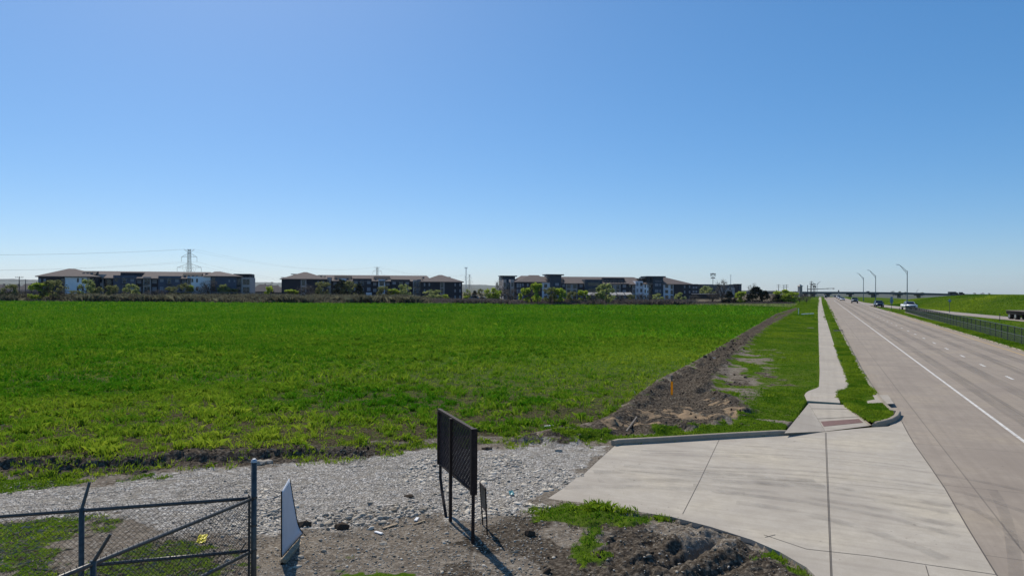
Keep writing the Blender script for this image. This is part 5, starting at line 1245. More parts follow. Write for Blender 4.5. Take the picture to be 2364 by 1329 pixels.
carport(1088, 1132, 681, 260, 'grey carport roof in the gap right of the middle building')
for i, (a, b) in enumerate(((1348, 1356), (1358, 1375), (1376, 1392), (1411, 1425), (1427, 1443), (1445, 1461))):
    lab = ('first slanted carport roof, mostly behind the pale yellow green tree', 'second slanted carport roof from the left before the dark glazed bay', 'third slanted carport roof, left of the large pale green tree', 'slanted carport roof just right of the large pale green tree', 'slanted carport roof second to the right of the large pale green tree', 'last slanted carport roof, left of the pale bay by the lettered tower')[i]
    carport(a, b, 674.8, 290, lab, 1.1, 'row of short slanted carport roofs')
# ------------------------------------------------------------ vehicles
def wheel_set(e, xs, w, r, rim='rim'):
    for x in xs:
        for s in (-1, 1):
            t = MB().tube([(s*w/2-s*.26, x, r), (s*w/2, x, r)], r, 18).build('wheel', M['tyre'], e, .02)
            MB().tube([(s*w/2-s*.02, x, r), (s*w/2+s*.012, x, r)], r*.6, 14).build('rim', M[rim], t)
def car(kind, paint, loc_, rz, label, group='vehicles coming along the road', full=True):
    """front of the vehicle points to local -y"""
    e = empty({'suv': 'sport_utility_car', 'sedan': 'sedan_car', 'pickup': 'pickup_truck'}[kind], loc_, rz, label, 'pickup truck' if kind == 'pickup' else 'car', group)
    if kind == 'suv': L, Wd, Hh, g_, hood = 4.9, 1.95, 1.8, .32, 1.12
    elif kind == 'sedan': L, Wd, Hh, g_, hood = 4.7, 1.85, 1.45, .22, .92
    else: L, Wd, Hh, g_, hood = 5.8, 2.05, 1.95, .42, 1.28
    a = -L/2; b = L/2
    if kind == 'pickup': prof = [(a, g_+.1), (a, hood-.2), (a+.15, hood-.04), (a+1.7, hood), (b-2.2, hood), (b-2.15, hood+.02), (b-.05, hood+.02), (b, g_+.15)]; cab = (a+1.5, a+2.3, b-2.5, b-2.2)
    elif kind == 'suv': prof = [(a, g_+.1), (a, hood-.25), (a+.2, hood-.08), (a+1.4, hood), (b-.1, hood+.05), (b, hood-.3), (b, g_+.15)]; cab = (a+1.25, a+2.0, b-.55, b-.12)
    else: prof = [(a, g_+.1), (a, hood-.28), (a+.25, hood-.12), (a+1.45, hood), (b-.9, hood), (b-.05, hood-.04), (b, g_+.2)]; cab = (a+1.3, a+2.1, b-1.5, b-.7)
    MB().prism(prof, -Wd/2, Wd/2).build('body', M['p_'+paint], e, .06, True)
    c = MB(); y0, y1, y2, y3 = cab; z0, z1 = hood-.03, Hh; i = .22
    c.v += [(-Wd/2+.04, y0, z0), (Wd/2-.04, y0, z0), (Wd/2-.04, y3, z0), (-Wd/2+.04, y3, z0), (-Wd/2+i, y1, z1-.06), (Wd/2-i, y1, z1-.06), (Wd/2-i, y2, z1-.06), (-Wd/2+i, y2, z1-.06)]
    c.f += [(0, 3, 2, 1), (4, 5, 6, 7), (0, 1, 5, 4), (1, 2, 6, 5), (2, 3, 7, 6), (3, 0, 4, 7)]
    c.build('windows', M['carglass'], e, .03)
    MB().box(-Wd/2+i-.03, Wd/2-i+.03, y1-.05, y2+.04, z1-.06, z1).build('roof', M['p_'+paint], e, .03)
    p = MB()
    for s in (-1, 1):
        for (ya, yb_) in ((y0+.03, y1), (y3-.03, y2), ((y0+y3)/2+.1, (y1+y2)/2+.1)): p.tube([(s*(Wd/2-.04), ya, z0), (s*(Wd/2-i+.01), yb_, z1-.05)], .045, 5)
    p.build('pillars', M['p_'+paint], e)
    wheel_set(e, (a+.95, b-1.05), Wd+.02, .36 if kind != 'pickup' else .42)
    MB().box(-Wd*.28, Wd*.28, a-.03, a+.02, g_+.28, hood-.28).build('grille', M['black'], e)
    MB().box(-Wd*.44, Wd*.44, a-.06, a+.05, g_+.02, g_+.22).build('bumper', M['steel_dark'], e, .02)
    for s in (-1, 1):
        MB().box(min(s*Wd*.31, s*Wd*.47), max(s*Wd*.31, s*Wd*.47), a-.035, a+.1, hood-.42, hood-.24).build('headlight', M['lampglass'], e, .02)
        MB().box(min(s*Wd*.5, s*(Wd*.5+.22)), max(s*Wd*.5, s*(Wd*.5+.22)), y0+.1, y0+.25, hood+.05, hood+.28).build('mirror', M['p_'+paint] if paint != 'white' else M['black'], e, .02)
    if kind == 'pickup': MB().box(-Wd/2+.12, Wd/2-.12, b-2.1, b-.1, hood+.0, hood+.035).build('bed', M['black'], e)
    return e
def on_road(px, py): 
    u, v = UV(*G(px, py)); return u, v
def put(kind, paint, px, py, label, rz=0., **k):
    x, y = G(px, py); x2, y2 = x, y
    u, v = UV(x, y); x, y = XY(u+2.2, v); car(kind, paint, (x, y, zr(u+2)+.01), -A+rz, label, **k)
put('suv', 'navyblue', 2030, 709.5, 'dark navy car in the right lane, between the middle street lamp and the sign', .06)
put('pickup', 'white', 2101, 715.5, 'large white pickup truck on the slip road behind the end of the railing', .17)
put('pickup', 'grey', 1973.5, 699.8, 'grey pickup truck ahead of the dark navy car')
put('sedan', 'white', 1945, 693.8, 'white car in the middle lane, front one of the distant group')
put('sedan', 'silver', 1939.5, 690.5, 'small silver car half hidden behind the front white car of the group')
put('suv', 'white', 1935.5, 688.5, 'white van like car farther back in the distant group')
put('sedan', 'grey', 1927, 685.4, 'farthest grey car of the distant group near the overpass')
put('suv', 'black', 1905.3, 688.2, 'dark car with a bright windscreen close to the left kerb')
for px, D, kind, paint, lab in ((48, 228, 'sedan', 'white', 'white parked car between the left edge and the bright yellow green tree'), (264, 232, 'sedan', 'silver', 'silver parked car below the first slate blue bay'), (306, 232, 'sedan', 'white', 'white parked car right of the first slate blue bay'), (341, 232, 'suv', 'white', 'white parked car below the framed bay between the blue bays'),
        (369, 232, 'sedan', 'white', 'white parked car at the left of the second slate blue bay'), (393, 232, 'sedan', 'silver', 'silver parked car before the second slate blue bay'), (589, 236, 'suv', 'white', 'white parked car just right of the dark flat roofed tower'), (606, 238, 'sedan', 'grey', 'grey parked car in the middle of the gap'),
        (624, 236, 'sedan', 'white', 'white parked car beneath the yellow green tree in the gap'), (640, 240, 'suv', 'black', 'black parked car at the left foot of the middle building'), (1098, 262, 'suv', 'grey', 'grey parked car under the grey carport roof'), (1116, 264, 'sedan', 'white', 'white parked car beside the grey one under the grey carport roof')):
    c = P(px, 664, D); car(kind, paint, (c.x, c.y, float(H0(np.array([c.x]), np.array([c.y]))[0])+.55), 1.45, lab, 'cars parked before the apartments')
# vehicles on the highway
def boxtruck(px0, px1, yt, yb, D, label, kind):
    a, b = P(px0, yt, D), P(px1, yb, D); w = b.x-a.x; h = a.z-b.z
    e = empty('lorry' if kind == 'lorry' else 'highway_van', (a.x, a.y, b.z), 0, label, 'lorry' if kind == 'lorry' else 'van', 'vehicles on the highway skyline')
    if kind == 'lorry':
        MB().box(0, w*.80, 0, 2.5, h*.25, h).build('box_body', M['steel_dark'], e, .05); MB().box(w*.83, w, 0, 2.4, h*.18, h*.72).build('cab', M['steel_dark'], e, .1); cx = (w*.12, w*.24, w*.9)
    else:
        MB().prism([(0, h*.25), (2.2, h*.25), (2.2, h), (0, h)], 0, w*.62).build('box_body', M['steel_dark'], e, .05); MB().box(w*.63, w, 0, 2.1, h*.25, h*.62).build('cab', M['steel_dark'], e, .15); cx = (w*.2, w*.82)
    for x in cx: MB().tube([(x, -.05, .5), (x, .3, .5)], .5, 12).build('wheel', M['tyre'], e)
boxtruck(2192.5, 2212, 673.2, 680.2, 560, 'dark lorry on the highway skyline left of a smaller van', 'lorry')
boxtruck(2217, 2227, 674.2, 680.2, 560, 'small dark van on the highway skyline right of the lorry', 'van')
boxtruck(2003, 2010, 672.0, 676.5, 626, 'tiny dark vehicle crossing the overpass by the middle street lamp', 'van')
# flatbed trailer at the right edge
u_, v_ = UV(*G(2338, 741)); dirx = math.atan2(-(ramp_v(110)-ramp_v(140)), 30)
x, y = XY(134.5, float(ramp_v(134.5))+.1)
e = empty('flatbed_trailer', (x, y, .01), -A-math.atan2(float(ramp_v(110))-float(ramp_v(140)), -30)+math.pi, 'black flatbed trailer with twin axles rolling on the slip road at the right edge', 'trailer')
e.rotation_euler[2] = -A+math.atan2(float(ramp_v(120))-float(ramp_v(140)), 20)
MB().box(-1.25, 1.25, -13, 0, 1.28, 1.38).build('deck', M['timber_grey'], e, .02)
mb = MB(); mb.box(-1.2, -1.0, -13, -.05, .85, 1.25); mb.box(1.0, 1.2, -13, -.05, .85, 1.25); mb.box(-.98, .98, -.3, -.1, .5, 1.25); mb.box(-1.2, 1.2, -5.6, -.4, .75, 1.2); mb.build('chassis', M['black'], e)
for yy in (-1.2, -3.4):
    for s in (-1, 1):
        t = MB().tube([(s*.65, yy, .5), (s*1.22, yy, .5)], .5, 20).build('wheel', M['tyre'], e, .03)
        MB().tube([(s*1.20, yy, .5), (s*1.235, yy, .5)], .27, 16).build('rim', M['rim'], t)
for s in (-1, 1): MB().box(s*.95-.1, s*.95+.1, -.06, -.0, .95, 1.1).build('tail_light', simple('red_lens', (.3, .02, .02), .3), e)
# ------------------------------------------------------------ road signs, markers
def sign(px, yb, yt, panels, label, name='road_sign', mat='signblue'):
    x, y = G(px, yb); z = max(0, float(H0(np.array([x]), np.array([y]))[0])); h = P(px, yt, y).z-z
    e = empty(name, (x, y, z), 0, label, 'road sign'); MB().tube([(0, 0, 0), (0, 0, h)], .045, 8).build('post', M['galv'], e)
    for (dx, z0, w_, hh, shp) in panels:
        m = MB()
        if shp == 'diamond': m.v += [(-w_, -.06, h-z0), (0, -.06, h-z0-hh/2), (w_, -.06, h-z0), (0, -.06, h-z0+hh/2)]+[(-w_, -.04, h-z0), (0, -.04, h-z0-hh/2), (w_, -.04, h-z0), (0, -.04, h-z0+hh/2)]; m.f += [(0, 1, 2, 3), (7, 6, 5, 4), (0, 4, 5, 1), (1, 5, 6, 2), (2, 6, 7, 3), (3, 7, 4, 0)]
        else: m.box(dx-w_/2, dx+w_/2, -.07, -.045, h-z0-hh, h-z0)
        m.build('sign_panel', M[mat], e)
sign(2058, 715.5, 684.5, [(0, .05, .55, .45, 'r'), (0, .55, .72, .75, 'r'), (0, 1.35, .5, .3, 'r')], 'stack of blue grey sign plates on a post left of the white pickup truck')
sign(2192, 722, 690, [(0, .35, .36, .7, 'diamond')], 'small diamond sign on a post behind the railing, seen from its back')
def stick(px, yb, yt, mat, label, name, r=.035, z=0., cat='marker post', lean=0.):
    x, y = G(px, yb, z); h = P(px, yt, y).z-z; o = MB().tube([(0, 0, -.05), (lean, 0, h)], r, 8).build(name, M[mat]); o.location = (x, y, z); tagit(o, label, cat); return o
stick(2077, 716.5, 710, 'galv', 'short grey delineator post in the grass tip left of the railing', 'delineator_post', .05)
stick(2308, 741, 723, 'galv', 'grey delineator post between the railing and the slip road', 'delineator_post', .04)
# gas marker: yellow post with a grey cap
x, y = G(1551, 914, .08); e = empty('utility_marker', (x, y, gz(x, y)), 0, 'slim orange yellow utility marker post in the dark trench earth', 'marker post')
h = P(1551, 880, y).z-gz(x, y); MB().tube([(0, 0, -.1), (0, 0, h)], .042, 10).build('post', M['marker'], e); MB().tube([(0, 0, h), (0, 0, h+.22), (0, 0, h+.26)], [.03, .03, .015], 8).build('cap', M['galv'], e)
# white stick, pipe standpipe and pipe, boards
stick(1468, 912, 903, 'whiteplastic', 'tiny white plastic stake in the thin wheat left of the yellow marker', 'white_stake', .012, .1, 'stake', -.06)
x, y = G(1843.5, 726, .1); e = empty('standpipe', (x, y, .1), 0, 'white standpipe at the far end of the trench with a pipe lying beside it', 'pipe')
MB().tube([(0, 0, -.1), (0, 0, P(1843, 711, y).z-.1)], .07, 8).build('upright', M['whiteplastic'], e)
x2, y2 = G(1872, 724.5, .1); o = MB().tube([(0, 0, .08), (x2-x, y2-y, .08)], .1, 8).build('white_pipe', M['whiteplastic']); o.location = (x+.3, y-.5, .1); tagit(o, 'white pipe lying on the grass right of the standpipe', 'pipe')
def plank(pa, pb, w, t, mat, label, name, cat, z=.1):
    a, b = G(*pa, z), G(*pb, z); d = Vector((b[0]-a[0], b[1]-a[1])); o = MB().box(0, d.length, -w/2, w/2, 0, t).build(name, M[mat], bevel=.004); zz = max(gz(*a), gz(*b))
    o.location = (a[0], a[1], zz+.01); o.rotation_euler = (0, 0, math.atan2(d.y, d.x)); tagit(o, label, cat); return o
plank((1257, 988), (1277, 986.5), .07, .05, 'whiteplastic', 'short white board lying at the field edge right of the steel sign frame', 'white_board', 'board')
plank((1446, 995), (1470, 962), .05, .03, 'timber_grey', 'long grey lath lying on the dark earth above the driveway kerb', 'lath', 'board')
plank((1637, 826), (1652, 827), .06, .04, 'whiteplastic', 'pale pipe piece lying beside the trench beyond the marker post', 'pipe_piece', 'pipe')
plank((1865, 757), (1878, 757), .35, .03, 'walk', 'pale square cover lying in the verge left of the sidewalk', 'utility_cover', 'cover')
plank((884, 1220), (918, 1209), .05, .02, 'wood', 'thin broken lath beside the rubble, left of the steel sign frame', 'lath', 'board', 0)
plank((955, 1211), (982, 1202), .035, .02, 'wood', 'thin straight stick on the gravel just left of the bowed steel post', 'stick', 'board', 0)
plank((866, 1228), (882, 1233), .06, .02, 'whiteplastic', 'small white scrap of board in front of the rubble', 'board_scrap', 'board', 0)
plank((959, 1203), (964, 1196), .06, .02, 'whiteplastic', 'tiny white chip of board by the straight stick', 'board_scrap', 'board', 0)
def rockthing(px, py, s, label, mat='rock', flat=.5, seed=0, z=0.):
    v, f = ico(); r = np.random.default_rng(900+seed); vv = v*(1+r.uniform(-.25, .25, (12, 3)))*np.array([s, s*.7, s*flat]); x, y = G(px, py, z)
    import bmesh
    me = bpy.data.meshes.new('rock'); me.from_pydata(vv.tolist(), [], f.tolist()); bm = bmesh.new(); bm.from_mesh(me); bmesh.ops.subdivide_edges(bm, edges=bm.edges, cuts=1, use_grid_fill=True)
    for q in bm.verts: q.co += Vector((r.normal(0, .03)*s, r.normal(0, .03)*s, r.normal(0, .03)*s*flat))
    bm.to_mesh(me); bm.free(); at = me.attributes.new('tint', 'FLOAT', 'POINT'); at.data.foreach_set('value', np.full(len(me.vertices), .35, np.float32)); me.materials.append(M[mat])
    o = bpy.data.objects.new('rock', me); C.objects.link(o); o.location = (x, y, gz(x, y)+s*flat*.22); tagit(o, label, 'rock', 'larger loose rocks')
rockthing(618, 1068, .17, 'pale rock at the gravel edge right of the tall fence post', seed=1)
rockthing(598, 1071, .18, 'smaller pale rock touching the top of the tall fence post', seed=2)
rockthing(1124, 1036, .16, 'flat dark rock at the gravel edge right of the steel sign frame', 'clod', .35, 3)
rockthing(1290, 1042, .12, 'small rock at the gravel edge left of the driveway kerb', seed=4)
rockthing(945, 1145, .13, 'single dark stone in the middle of the gravel left of the bowed post', 'clod', .4, 5)
rockthing(788, 1219, .15, 'dark lump of rubble at the front of the heap', 'clod', .7, 6)
rockthing(835, 1192, .15, 'pale pointed stone on top of the rubble heap', seed=7)
rockthing(706, 1212, .14, 'dark stone just right of the white board', 'clod', .7, 8)
rockthing(885, 1255, .09, 'small upright stone on the bare ground below the rubble', seed=9)
rockthing(1222, 1235, .11, 'dark clod right of the small steel frame', 'clod', .8, 10)
rockthing(694, 1289, .08, 'small pale stone right of the shadow of the white board', seed=11)
# storm drain opening lid
x, y = XY(81.5, 1.75); o = MB().box(-.45, .45, -.35, .35, 0, .05).build('drain_cover', M['walk']); o.location = (x, y, .125); o.rotation_euler[2] = -A; tagit(o, 'square drain cover with a dark slot in the verge near the kerb', 'drain')
MB().box(-.42, .42, -.1, .3, .05, .09).build('slot', M['black'], o)
# crumpled yellow plastic on the ground and a blue scrap
def scrap(px, py, s, mat, label, name, seed, z=0.):
    r = random.Random(seed); n = 6; mb = MB()
    for i in range(n):
        for j in range(n): mb.v.append(((i/(n-1)-.5)*s+r.uniform(-.1, .1)*s/n, (j/(n-1)-.5)*s*1.5, r.uniform(0, .2)*s+abs(i-2.5)*.02*s+.02))
    for i in range(n-1):
        for j in range(n-1): q = i*n+j; mb.f.append((q, q+1, q+n+1, q+n))
    o = mb.build(name, M[mat]); x, y = G(px, py); o.location = (x, y, gz(x, y)+.02); o.rotation_euler = (.35, 0, .2); tagit(o, label, 'litter'); so = o.modifiers.new('thickness', 'SOLIDIFY'); so.thickness = .003
scrap(467, 1247, .15, 'yellow', 'crumpled bright yellow plastic scrap on the ground behind the chain link fence', 'plastic_scrap', 1)
M['teal_plastic'] = simple('teal_plastic', (.06, .25, .26), .4)
scrap(1180, 1141, .10, 'teal_plastic', 'teal plastic scrap on the gravel left of the driveway', 'plastic_scrap', 2)

# ------------------------------------------------------------ pedestrian railing along the road
def railing():
    a = Vector(G(2364, 799)); b = Vector(G(2090.5, 720.5)); d = (b-a).normalized(); a = a-d*14; L = (b-a).length; n = int(L/2.45)
    e = empty('railing_fence', (b.x, b.y, -.02), math.atan2(-d.y, -d.x), 'long dark green mesh railing beside the road at the right', 'fence')
    for i in range(n+1):
        x = L*i/n; MB().tube([(x, 0, 0), (x, 0, 1.46)], .04, 6).build('post', M['steel_dark'], e)
    for zz, r in ((1.43, .035), (.80, .03), (.1, .03)): MB().tube([(0, 0, zz), (L, 0, zz)], r, 6).build('rail', M['galv'] if zz == .8 else M['steel_dark'], e)
    me = MB(); k = int(L/.25)
    M['meshgreen'] = simple('green_coated_mesh', (.030, .042, .030), .7)
    for i in range(k): x = L*i/k; me.box(x, x+.018, -.022, -.004, .1, 1.43)
    for zz in np.arange(.14, 1.43, .115): me.box(0, L, -.02, -.008, zz, zz+.012)
    for zz in np.arange(.14, .80, .05): me.box(0, L, -.02, -.008, zz+.025, zz+.039)
    me.build('mesh_panel', M['meshgreen'], e)
    MB().box(0, L, -.25, .25, -.1, .05).build('footing', M['kerb'], e)
railing()

# ------------------------------------------------------------ near chain link fence
def chain(e, a, b, z0, z1, pitch=.060, r=.0026, name='wire_mesh'):
    """woven diamonds: zigzag wires in two layers between a and b (local xy)"""
    a, b = Vector((a[0], a[1], 0)), Vector((b[0], b[1], 0)); d = (b-a); L = d.length; d.normalize(); nn = Vector((-d.y, d.x, 0))
    h = pitch/2; n = int(L/h); rows = int((z1-z0)/h)
    verts = []; faces = []; c = 0
    for i in range(n+1):
        pts = []
        for k in range(rows+1):
            x = (i+((k+i) % 2))*h; z = z0+(z1-z0)*k/rows
            pts.append(a+d*min(max(x, 0), L)+nn*(.002 if (k+i) % 2 else -.002)+Vector((0, 0, z)))
        if (rows+i) % 2: pts.append(pts[-1]+Vector((0, 0, .03))+d*.012)
        for j, p in enumerate(pts):
            for t in range(3):
                an = 2.094*t; verts.append(tuple(p+(d*math.cos(an)+nn*math.sin(an))*r))
        m = len(pts)
        for j in range(m-1):
            for t in range(3):
                q = c+j*3; faces.append((q+t, q+(t+1) % 3, q+3+(t+1) % 3, q+3+t))
        c += m*3
    mb = MB(); mb.v = verts; mb.f = faces
    me = bpy.data.meshes.new(name); me.from_pydata(verts, [], faces); me.materials.append(M['wire']); o = bpy.data.objects.new(name, me); C.objects.link(o); o.parent = e
def fences():
    cx, cy = G(587, 664.5+400); D = 8.5
    c = P(588.5, 700, D); cx, cy = c.x, c.y
    # back run going left
    a = P(0, 1192, 7.78); dirv = Vector((a.x-cx, a.y-cy, 0)).normalized(); L = 10.0
    zt = 1.83
    e = empty('chain_link_fence', (cx, cy, 0), 0, 'chain link fence run going left from the tall capped post', 'fence', 'grey chain link fence at the gate')
    def q(t, z=0): return (dirv.x*t, dirv.y*t, z)
    o = MB().tube([(0, 0, -.3), (0, 0, 2.27)], .034, 16).build('corner_post', M['galv'], e, smooth=True)
    MB().tube([(0, 0, 2.27), (0, 0, 2.29), (0, 0, 2.31)], [.040, .036, .018], 16).build('post_cap', M['galv_light'], o)
    for t in (P(190, 1180, 8.02),):
        t1 = (Vector((t.x-cx, t.y-cy, 0))).length
    for t in (t1, t1+2.6, t1+5.2, 9.9):
        p = MB().tube([q(t, -.3), q(t, 1.86)], .030, 12).build('post', M['galv'], e, smooth=True)
        x, y, _ = q(t); MB().tube([(x, y, 1.84), (x+.03, y+.10, 2.13)], [.02, .016], 8).build('barb_arm', M['galv'], p)
    MB().tube([q(0, zt), q(L, zt)], .021, 10).build('top_rail', M['galv'], e, smooth=True)
    MB().tube([q(0.02, 1.19), q(t1, 1.19)], .021, 10).build('brace_rail', M['galv'], e, smooth=True)
    chain(e, q(.06), q(L), .03, zt+.02)
    mb = MB(); mb.tube([q(.06, .05), q(.06, zt+.05)], .008, 6); mb.build('tension_bar', M['galv'], e)
    for zz in (.4, .8, 1.2, 1.5, 1.84): MB().tube([(0, 0, zz-.012), (0, 0, zz+.012)], .042, 12).build('clamp', M['galv'], e)
    mb = MB()
    for k, f_ in enumerate((.25, .6, .95)):
        pts = []
        for i in range(41):
            t = L*i/40; x, y, _ = q(t); s = .012*math.sin(i*1.3)
            pts.append((x+.03*f_*(t > .5), y+.10*f_*(t > .5), 1.86+.27*f_+(.10 if t < .5 else 0)-.02*math.sin(math.pi*((t/2.6) % 1))))
        mb.tube(pts, .0012, 3, False)
        for i in range(1, 70):
            t = L*i/70; x, y, _ = q(t); z = 1.86+.27*f_-.02*math.sin(math.pi*((t/2.6) % 1))
            mb.tube([(x+.03*f_-.008, y+.1*f_, z-.008), (x+.03*f_+.008, y+.1*f_, z+.008)], .001, 3, False)
    mb.build('barbed_wire', M['wire'], e)
    # run coming towards the camera
    b = P(215, 1300, 6.46); dv = Vector((b.x-cx, b.y-cy, 0)).normalized(); t2 = (Vector((b.x-cx, b.y-cy, 0))).length; L2 = 4.6
    e = empty('chain_link_fence', (cx, cy, 0), 0, 'chain link fence run coming forward from the tall capped post with a sloping look', 'fence', 'grey chain link fence at the gate')
    e['label'] = 'chain link fence run coming forward to the camera from the tall capped post'
    def w(t, z=0): return (dv.x*t, dv.y*t, z)
    MB().tube([w(.03, zt), w(L2, zt)], .021, 10).build('top_rail', M['galv'], e, smooth=True)
    MB().tube([w(.03, 1.19), w(t2, 1.20)], .021, 10).build('brace_rail', M['galv'], e, smooth=True)
    for t in (t2, L2):
        p = MB().tube([w(t, -.3), w(t, 1.86)], .028, 12).build('post', M['galv'], e, smooth=True)
        x, y, _ = w(t); MB().tube([(x, y, 1.84), (x+.15, y+.02, 2.1)], [.018, .015], 8).build('barb_arm', M['galv'], p)
    chain(e, w(.05), w(L2), .03, zt+.02)
    MB().tube([w(.07, .05), w(.07, zt+.05)], .008, 6).build('tension_bar', M['galv'], e)
    mb = MB()
    for f_ in (.3, .65, .98):
        pts = []
        for i in range(21):
            t = t2+(L2-t2)*i/20; x, y, _ = w(t); pts.append((x+.15*f_, y, 1.86+.25*f_))
        x, y, _ = w(t2); mb.tube([(0, 0, 2.1+.05*f_), (x+.15*f_, y, 1.86+.25*f_)]+pts, .0012, 3, False)
    mb.build('barbed_wire', M['wire'], e)
    MB().tube([(-.03-.05, .0, 1.12), (-.23+.1, -.22, 1.12)], .01, 6)
    # gate latch rod
    r = MB().tube([P(549, 1280, 8.2)-Vector((cx, cy, 0)), P(568, 1251, 8.2)-Vector((cx, cy, 0))], .008, 6).build('latch_rod', M['galv'], e)
fences()

# ------------------------------------------------------------ steel sign frame with expanded metal
def signframe():
    n0 = P(1093.5, 990, 12.0); f0 = P(1014.5, 945, 14.0)
    d = Vector((f0.x-n0.x, f0.y-n0.y, 0)); L = d.length
    e = empty('steel_sign_frame', (n0.x, n0.y, 0), math.atan2(d.y, d.x), 'tall rusty brown steel sign frame of mesh on three posts, one bowed', 'sign')
    zt, zb = 1.985, .87
    # local x along the panel from near to far, y normal, z up
    fr = MB(); fr.box(-.03, L+.03, -.035, .035, zt-.05, zt); fr.box(-.05, .03, -.055, .055, zb-.02, zt+.006); fr.box(L-.05, L+.03, -.04, .04, zb, zt-.052); fr.box(.03, L-.05, -.02, .02, zb, zb+.04)
    fr.build('frame', M['rust'], e, .004)
    ex = MB(); p = .075; k = int(L/p)
    for i in range(int((L+1.2)/.062)):
        s = -1.1+i*.062
        pts = []
        x0, z0, x1, z1 = s, zb, s+(zt-zb)*.55, zt
        # clip to frame
        if x1 < .03 or x0 > L-.05: continue
        if x0 < .03: z0 += (.03-x0)/.55*1.0; x0 = .03
        if x1 > L-.05: z1 -= (x1-(L-.05))/.55; x1 = L-.05
        if z1 <= z0: continue
        ex.tube([(x0, .012, z0), (x1, .012, z1)], .006, 4)
    for i in range(int((zt-zb+L*.55)/.055)):
        c0 = zb-1.2+i*.055
        x0, z0, x1, z1 = .03, c0, L-.05, c0+(L)*.45
        if z1 < zb or z0 > zt: continue
        if z0 < zb: x0 += (zb-z0)/.45; z0 = zb
        if z1 > zt: x1 -= (z1-zt)/.45; z1 = zt
        if x1 <= x0: continue
        ex.tube([(x0, -.008, z0), (x1, -.008, z1)], .0105, 4)
    ex.build('mesh_infill', M['mesh_rust'], e)
    inv = Matrix.Rotation(-e.rotation_euler[2], 3, 'Z')
    def lo(px, py, D):
        v = P(px, py, D)-Vector((n0.x, n0.y, 0)); return inv @ v
    nb = Vector((.02, 0, -.15)); MB().tube([nb, (-.0, -.0, zb+.6)], .032, 8).build('post', M['rust'], e)
    xm = lo(1048, 1000, 13.08).x
    MB().box(xm-.035, xm+.035, .036, .085, -.2, zt-.02).build('post', M['rust'], e)
    xf = L-.02
    p0 = Vector((xf, -.02, zt-.06)); p1 = Vector((xf, -.02, zb)); b_ = lo(1031, 1196, 13.35); b_.z = -.05
    mid = p1.lerp(b_, .55); mid += Vector((-.0, 0, 0)); m2 = lo(1020, 1130, 13.75)
    MB().tube([p0, p1, lo(1016.5, 1100, 13.9), m2, lo(1025.5, 1165, 13.5), b_], .03, 8).build('bowed_post', M['rust'], e)
signframe()
def smallframe():
    a = P(1121, 1127, 12.45); b = P(1108, 1113, 12.95); e = empty('small_steel_frame', (a.x, a.y, 0), 0, 'small dark steel frame with a narrow grey plate right of the tall sign frame', 'sign')
    o = Vector((a.x, a.y, 0)); b = b-o; a_ = Vector((0, 0, a.z)); an = P(1125, 1232, 12.4)-o; bn = P(1115, 1212, 12.9)-o; an.z = gz(*(an+o).xy)-.05; bn.z = gz(*(bn+o).xy)-.05
    MB().tube([an, a_], .013, 8).build('post', M['rust'], e); MB().tube([bn, b], .013, 8).build('post', M['rust'], e); MB().tube([a_, b], .012, 6).build('crossbar', M['rust'], e)
    lo_a, lo_b = a_.lerp(an, .48), b.lerp(bn, .50)
    MB().tube([lo_a, lo_b], .012, 6).build('crossbar', M['rust'], e)
    m = MB(); m.quad(a_+Vector((0, .01, 0)), b+Vector((0, .01, 0)), lo_b+Vector((0, .01, 0)), lo_a+Vector((0, .01, 0))); pl = m.build('plate', M['steel_dark'], e); s = pl.modifiers.new('t', 'SOLIDIFY'); s.thickness = .006
smallframe()
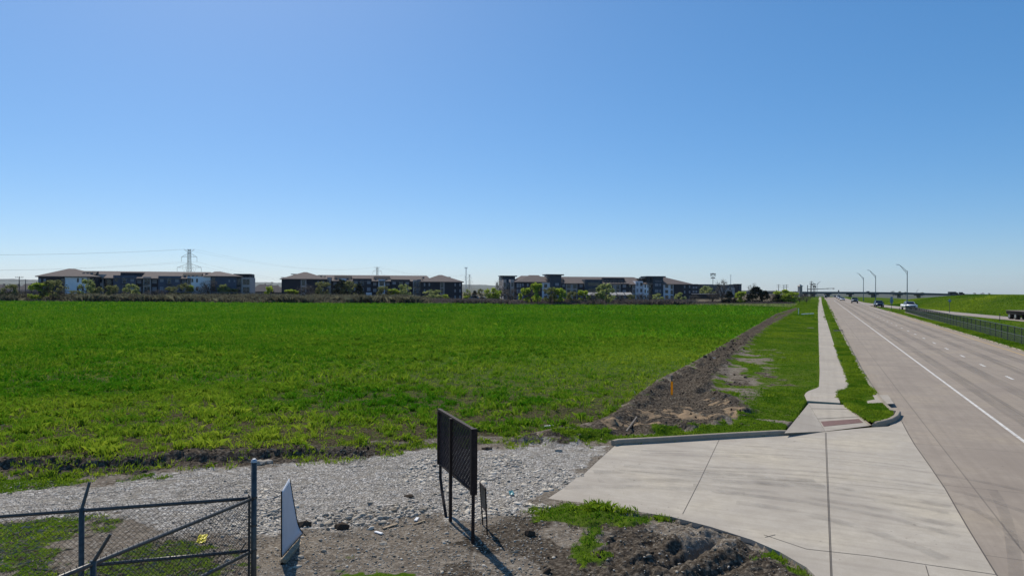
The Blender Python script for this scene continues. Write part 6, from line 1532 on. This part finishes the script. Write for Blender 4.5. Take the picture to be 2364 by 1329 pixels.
def whiteboard():
    e0 = P(651, 1290, 11.05); o = Vector((e0.x, e0.y, 0)); e = empty('warped_board', tuple(o), 0, 'warped white board edged in black, propped on a timber rail by the tall fence post', 'sign')
    rows = 14; cols = 8; V = []
    for i in range(rows+1):
        t = i/rows
        near = P(651, 1133+(1284-1133)*t, 11.08)
        fx = np.interp(t, [0, .35, .7, .84, .93, 1], [668, 675.5, 684, 687.5, 692, 698]); fy = np.interp(t, [0, .35, .7, .84, .93, 1], [1103, 1148, 1195, 1212, 1222, 1230])
        fD = np.interp(t, [0, .7, .93, 1], [12.2, 12.3, 12.4, 12.45])
        far = P(fx, fy, fD)
        for j in range(cols+1):
            s = j/cols; p = near.lerp(far, s)-o
            if t > .8: p.x += (s**6)*(t-.8)*.05
            V.append(p)
    mb = MB(); mb.v = [tuple(v) for v in V]; w = cols+1
    for i in range(rows):
        for j in range(cols): q = i*w+j; mb.f.append((q, q+1, q+w+1, q+w))
    b = mb.build('board', M['white_board'], e, smooth=True); s = b.modifiers.new('thickness', 'SOLIDIFY'); s.thickness = .008; s.offset = 0
    ed = MB(); ed.tube([V[i*w]+Vector((-.006, -.008, 0)) for i in range(rows+1)], .010, 6); ed.tube([V[i*w+cols]+Vector((.006, 0, 0)) for i in range(rows+1)], .009, 6); ed.tube([V[rows*w+j] for j in range(cols+1)], .009, 6); ed.build('edge_trim', M['black'], e)
    a, c = V[rows*w]+Vector((.0, -.0, -.03)), V[rows*w+cols]+Vector((.02, 0, -.03)); d = (c-a).normalized(); sd_ = Vector((d.y, -d.x, 0)).normalized()
    r = MB(); q = [a-d*.02, c+d*.05]
    for p in q:
        for (sx, sz) in ((-.01, 0), (.075, -.01), (.075, -.07), (-.01, -.06)): r.v.append(tuple(p+sd_*sx+Vector((0, 0, sz))))
    r.f += [(0, 1, 2, 3), (7, 6, 5, 4), (0, 4, 5, 1), (1, 5, 6, 2), (2, 6, 7, 3), (3, 7, 4, 0)]; r.build('timber_rail', M['wood'], e)
    for p in (a+sd_*.0, c): MB().box(p.x-.02, p.x+.02, p.y-.02, p.y+.02, gz(*(p+o).xy)-.1, p.z-.05).build('stake', M['black'], e)
    MB().tube([c+Vector((.0, 0, .02)), P(706, 1237, 12.4)-o], .012, 6).build('strut', M['black'], e)
whiteboard()

# ------------------------------------------------------------ haze
hb = MB().box(-6500, 5200, -30, 6300, -60, 130)
hm = bpy.data.materials.new('haze'); hm.use_nodes = True; hn = hm.node_tree
hn.nodes.remove(hn.nodes['Principled BSDF']); pv = hn.nodes.new('ShaderNodeVolumePrincipled')
pv.inputs['Density'].default_value = 3.5e-5; pv.inputs['Color'].default_value = (.80, .88, .97, 1); pv.inputs['Anisotropy'].default_value = .2
hn.links.new(pv.outputs[0], hn.nodes['Material Output'].inputs['Volume'])
ho = hb.build('haze', hm); tagit(ho, kind='stuff')
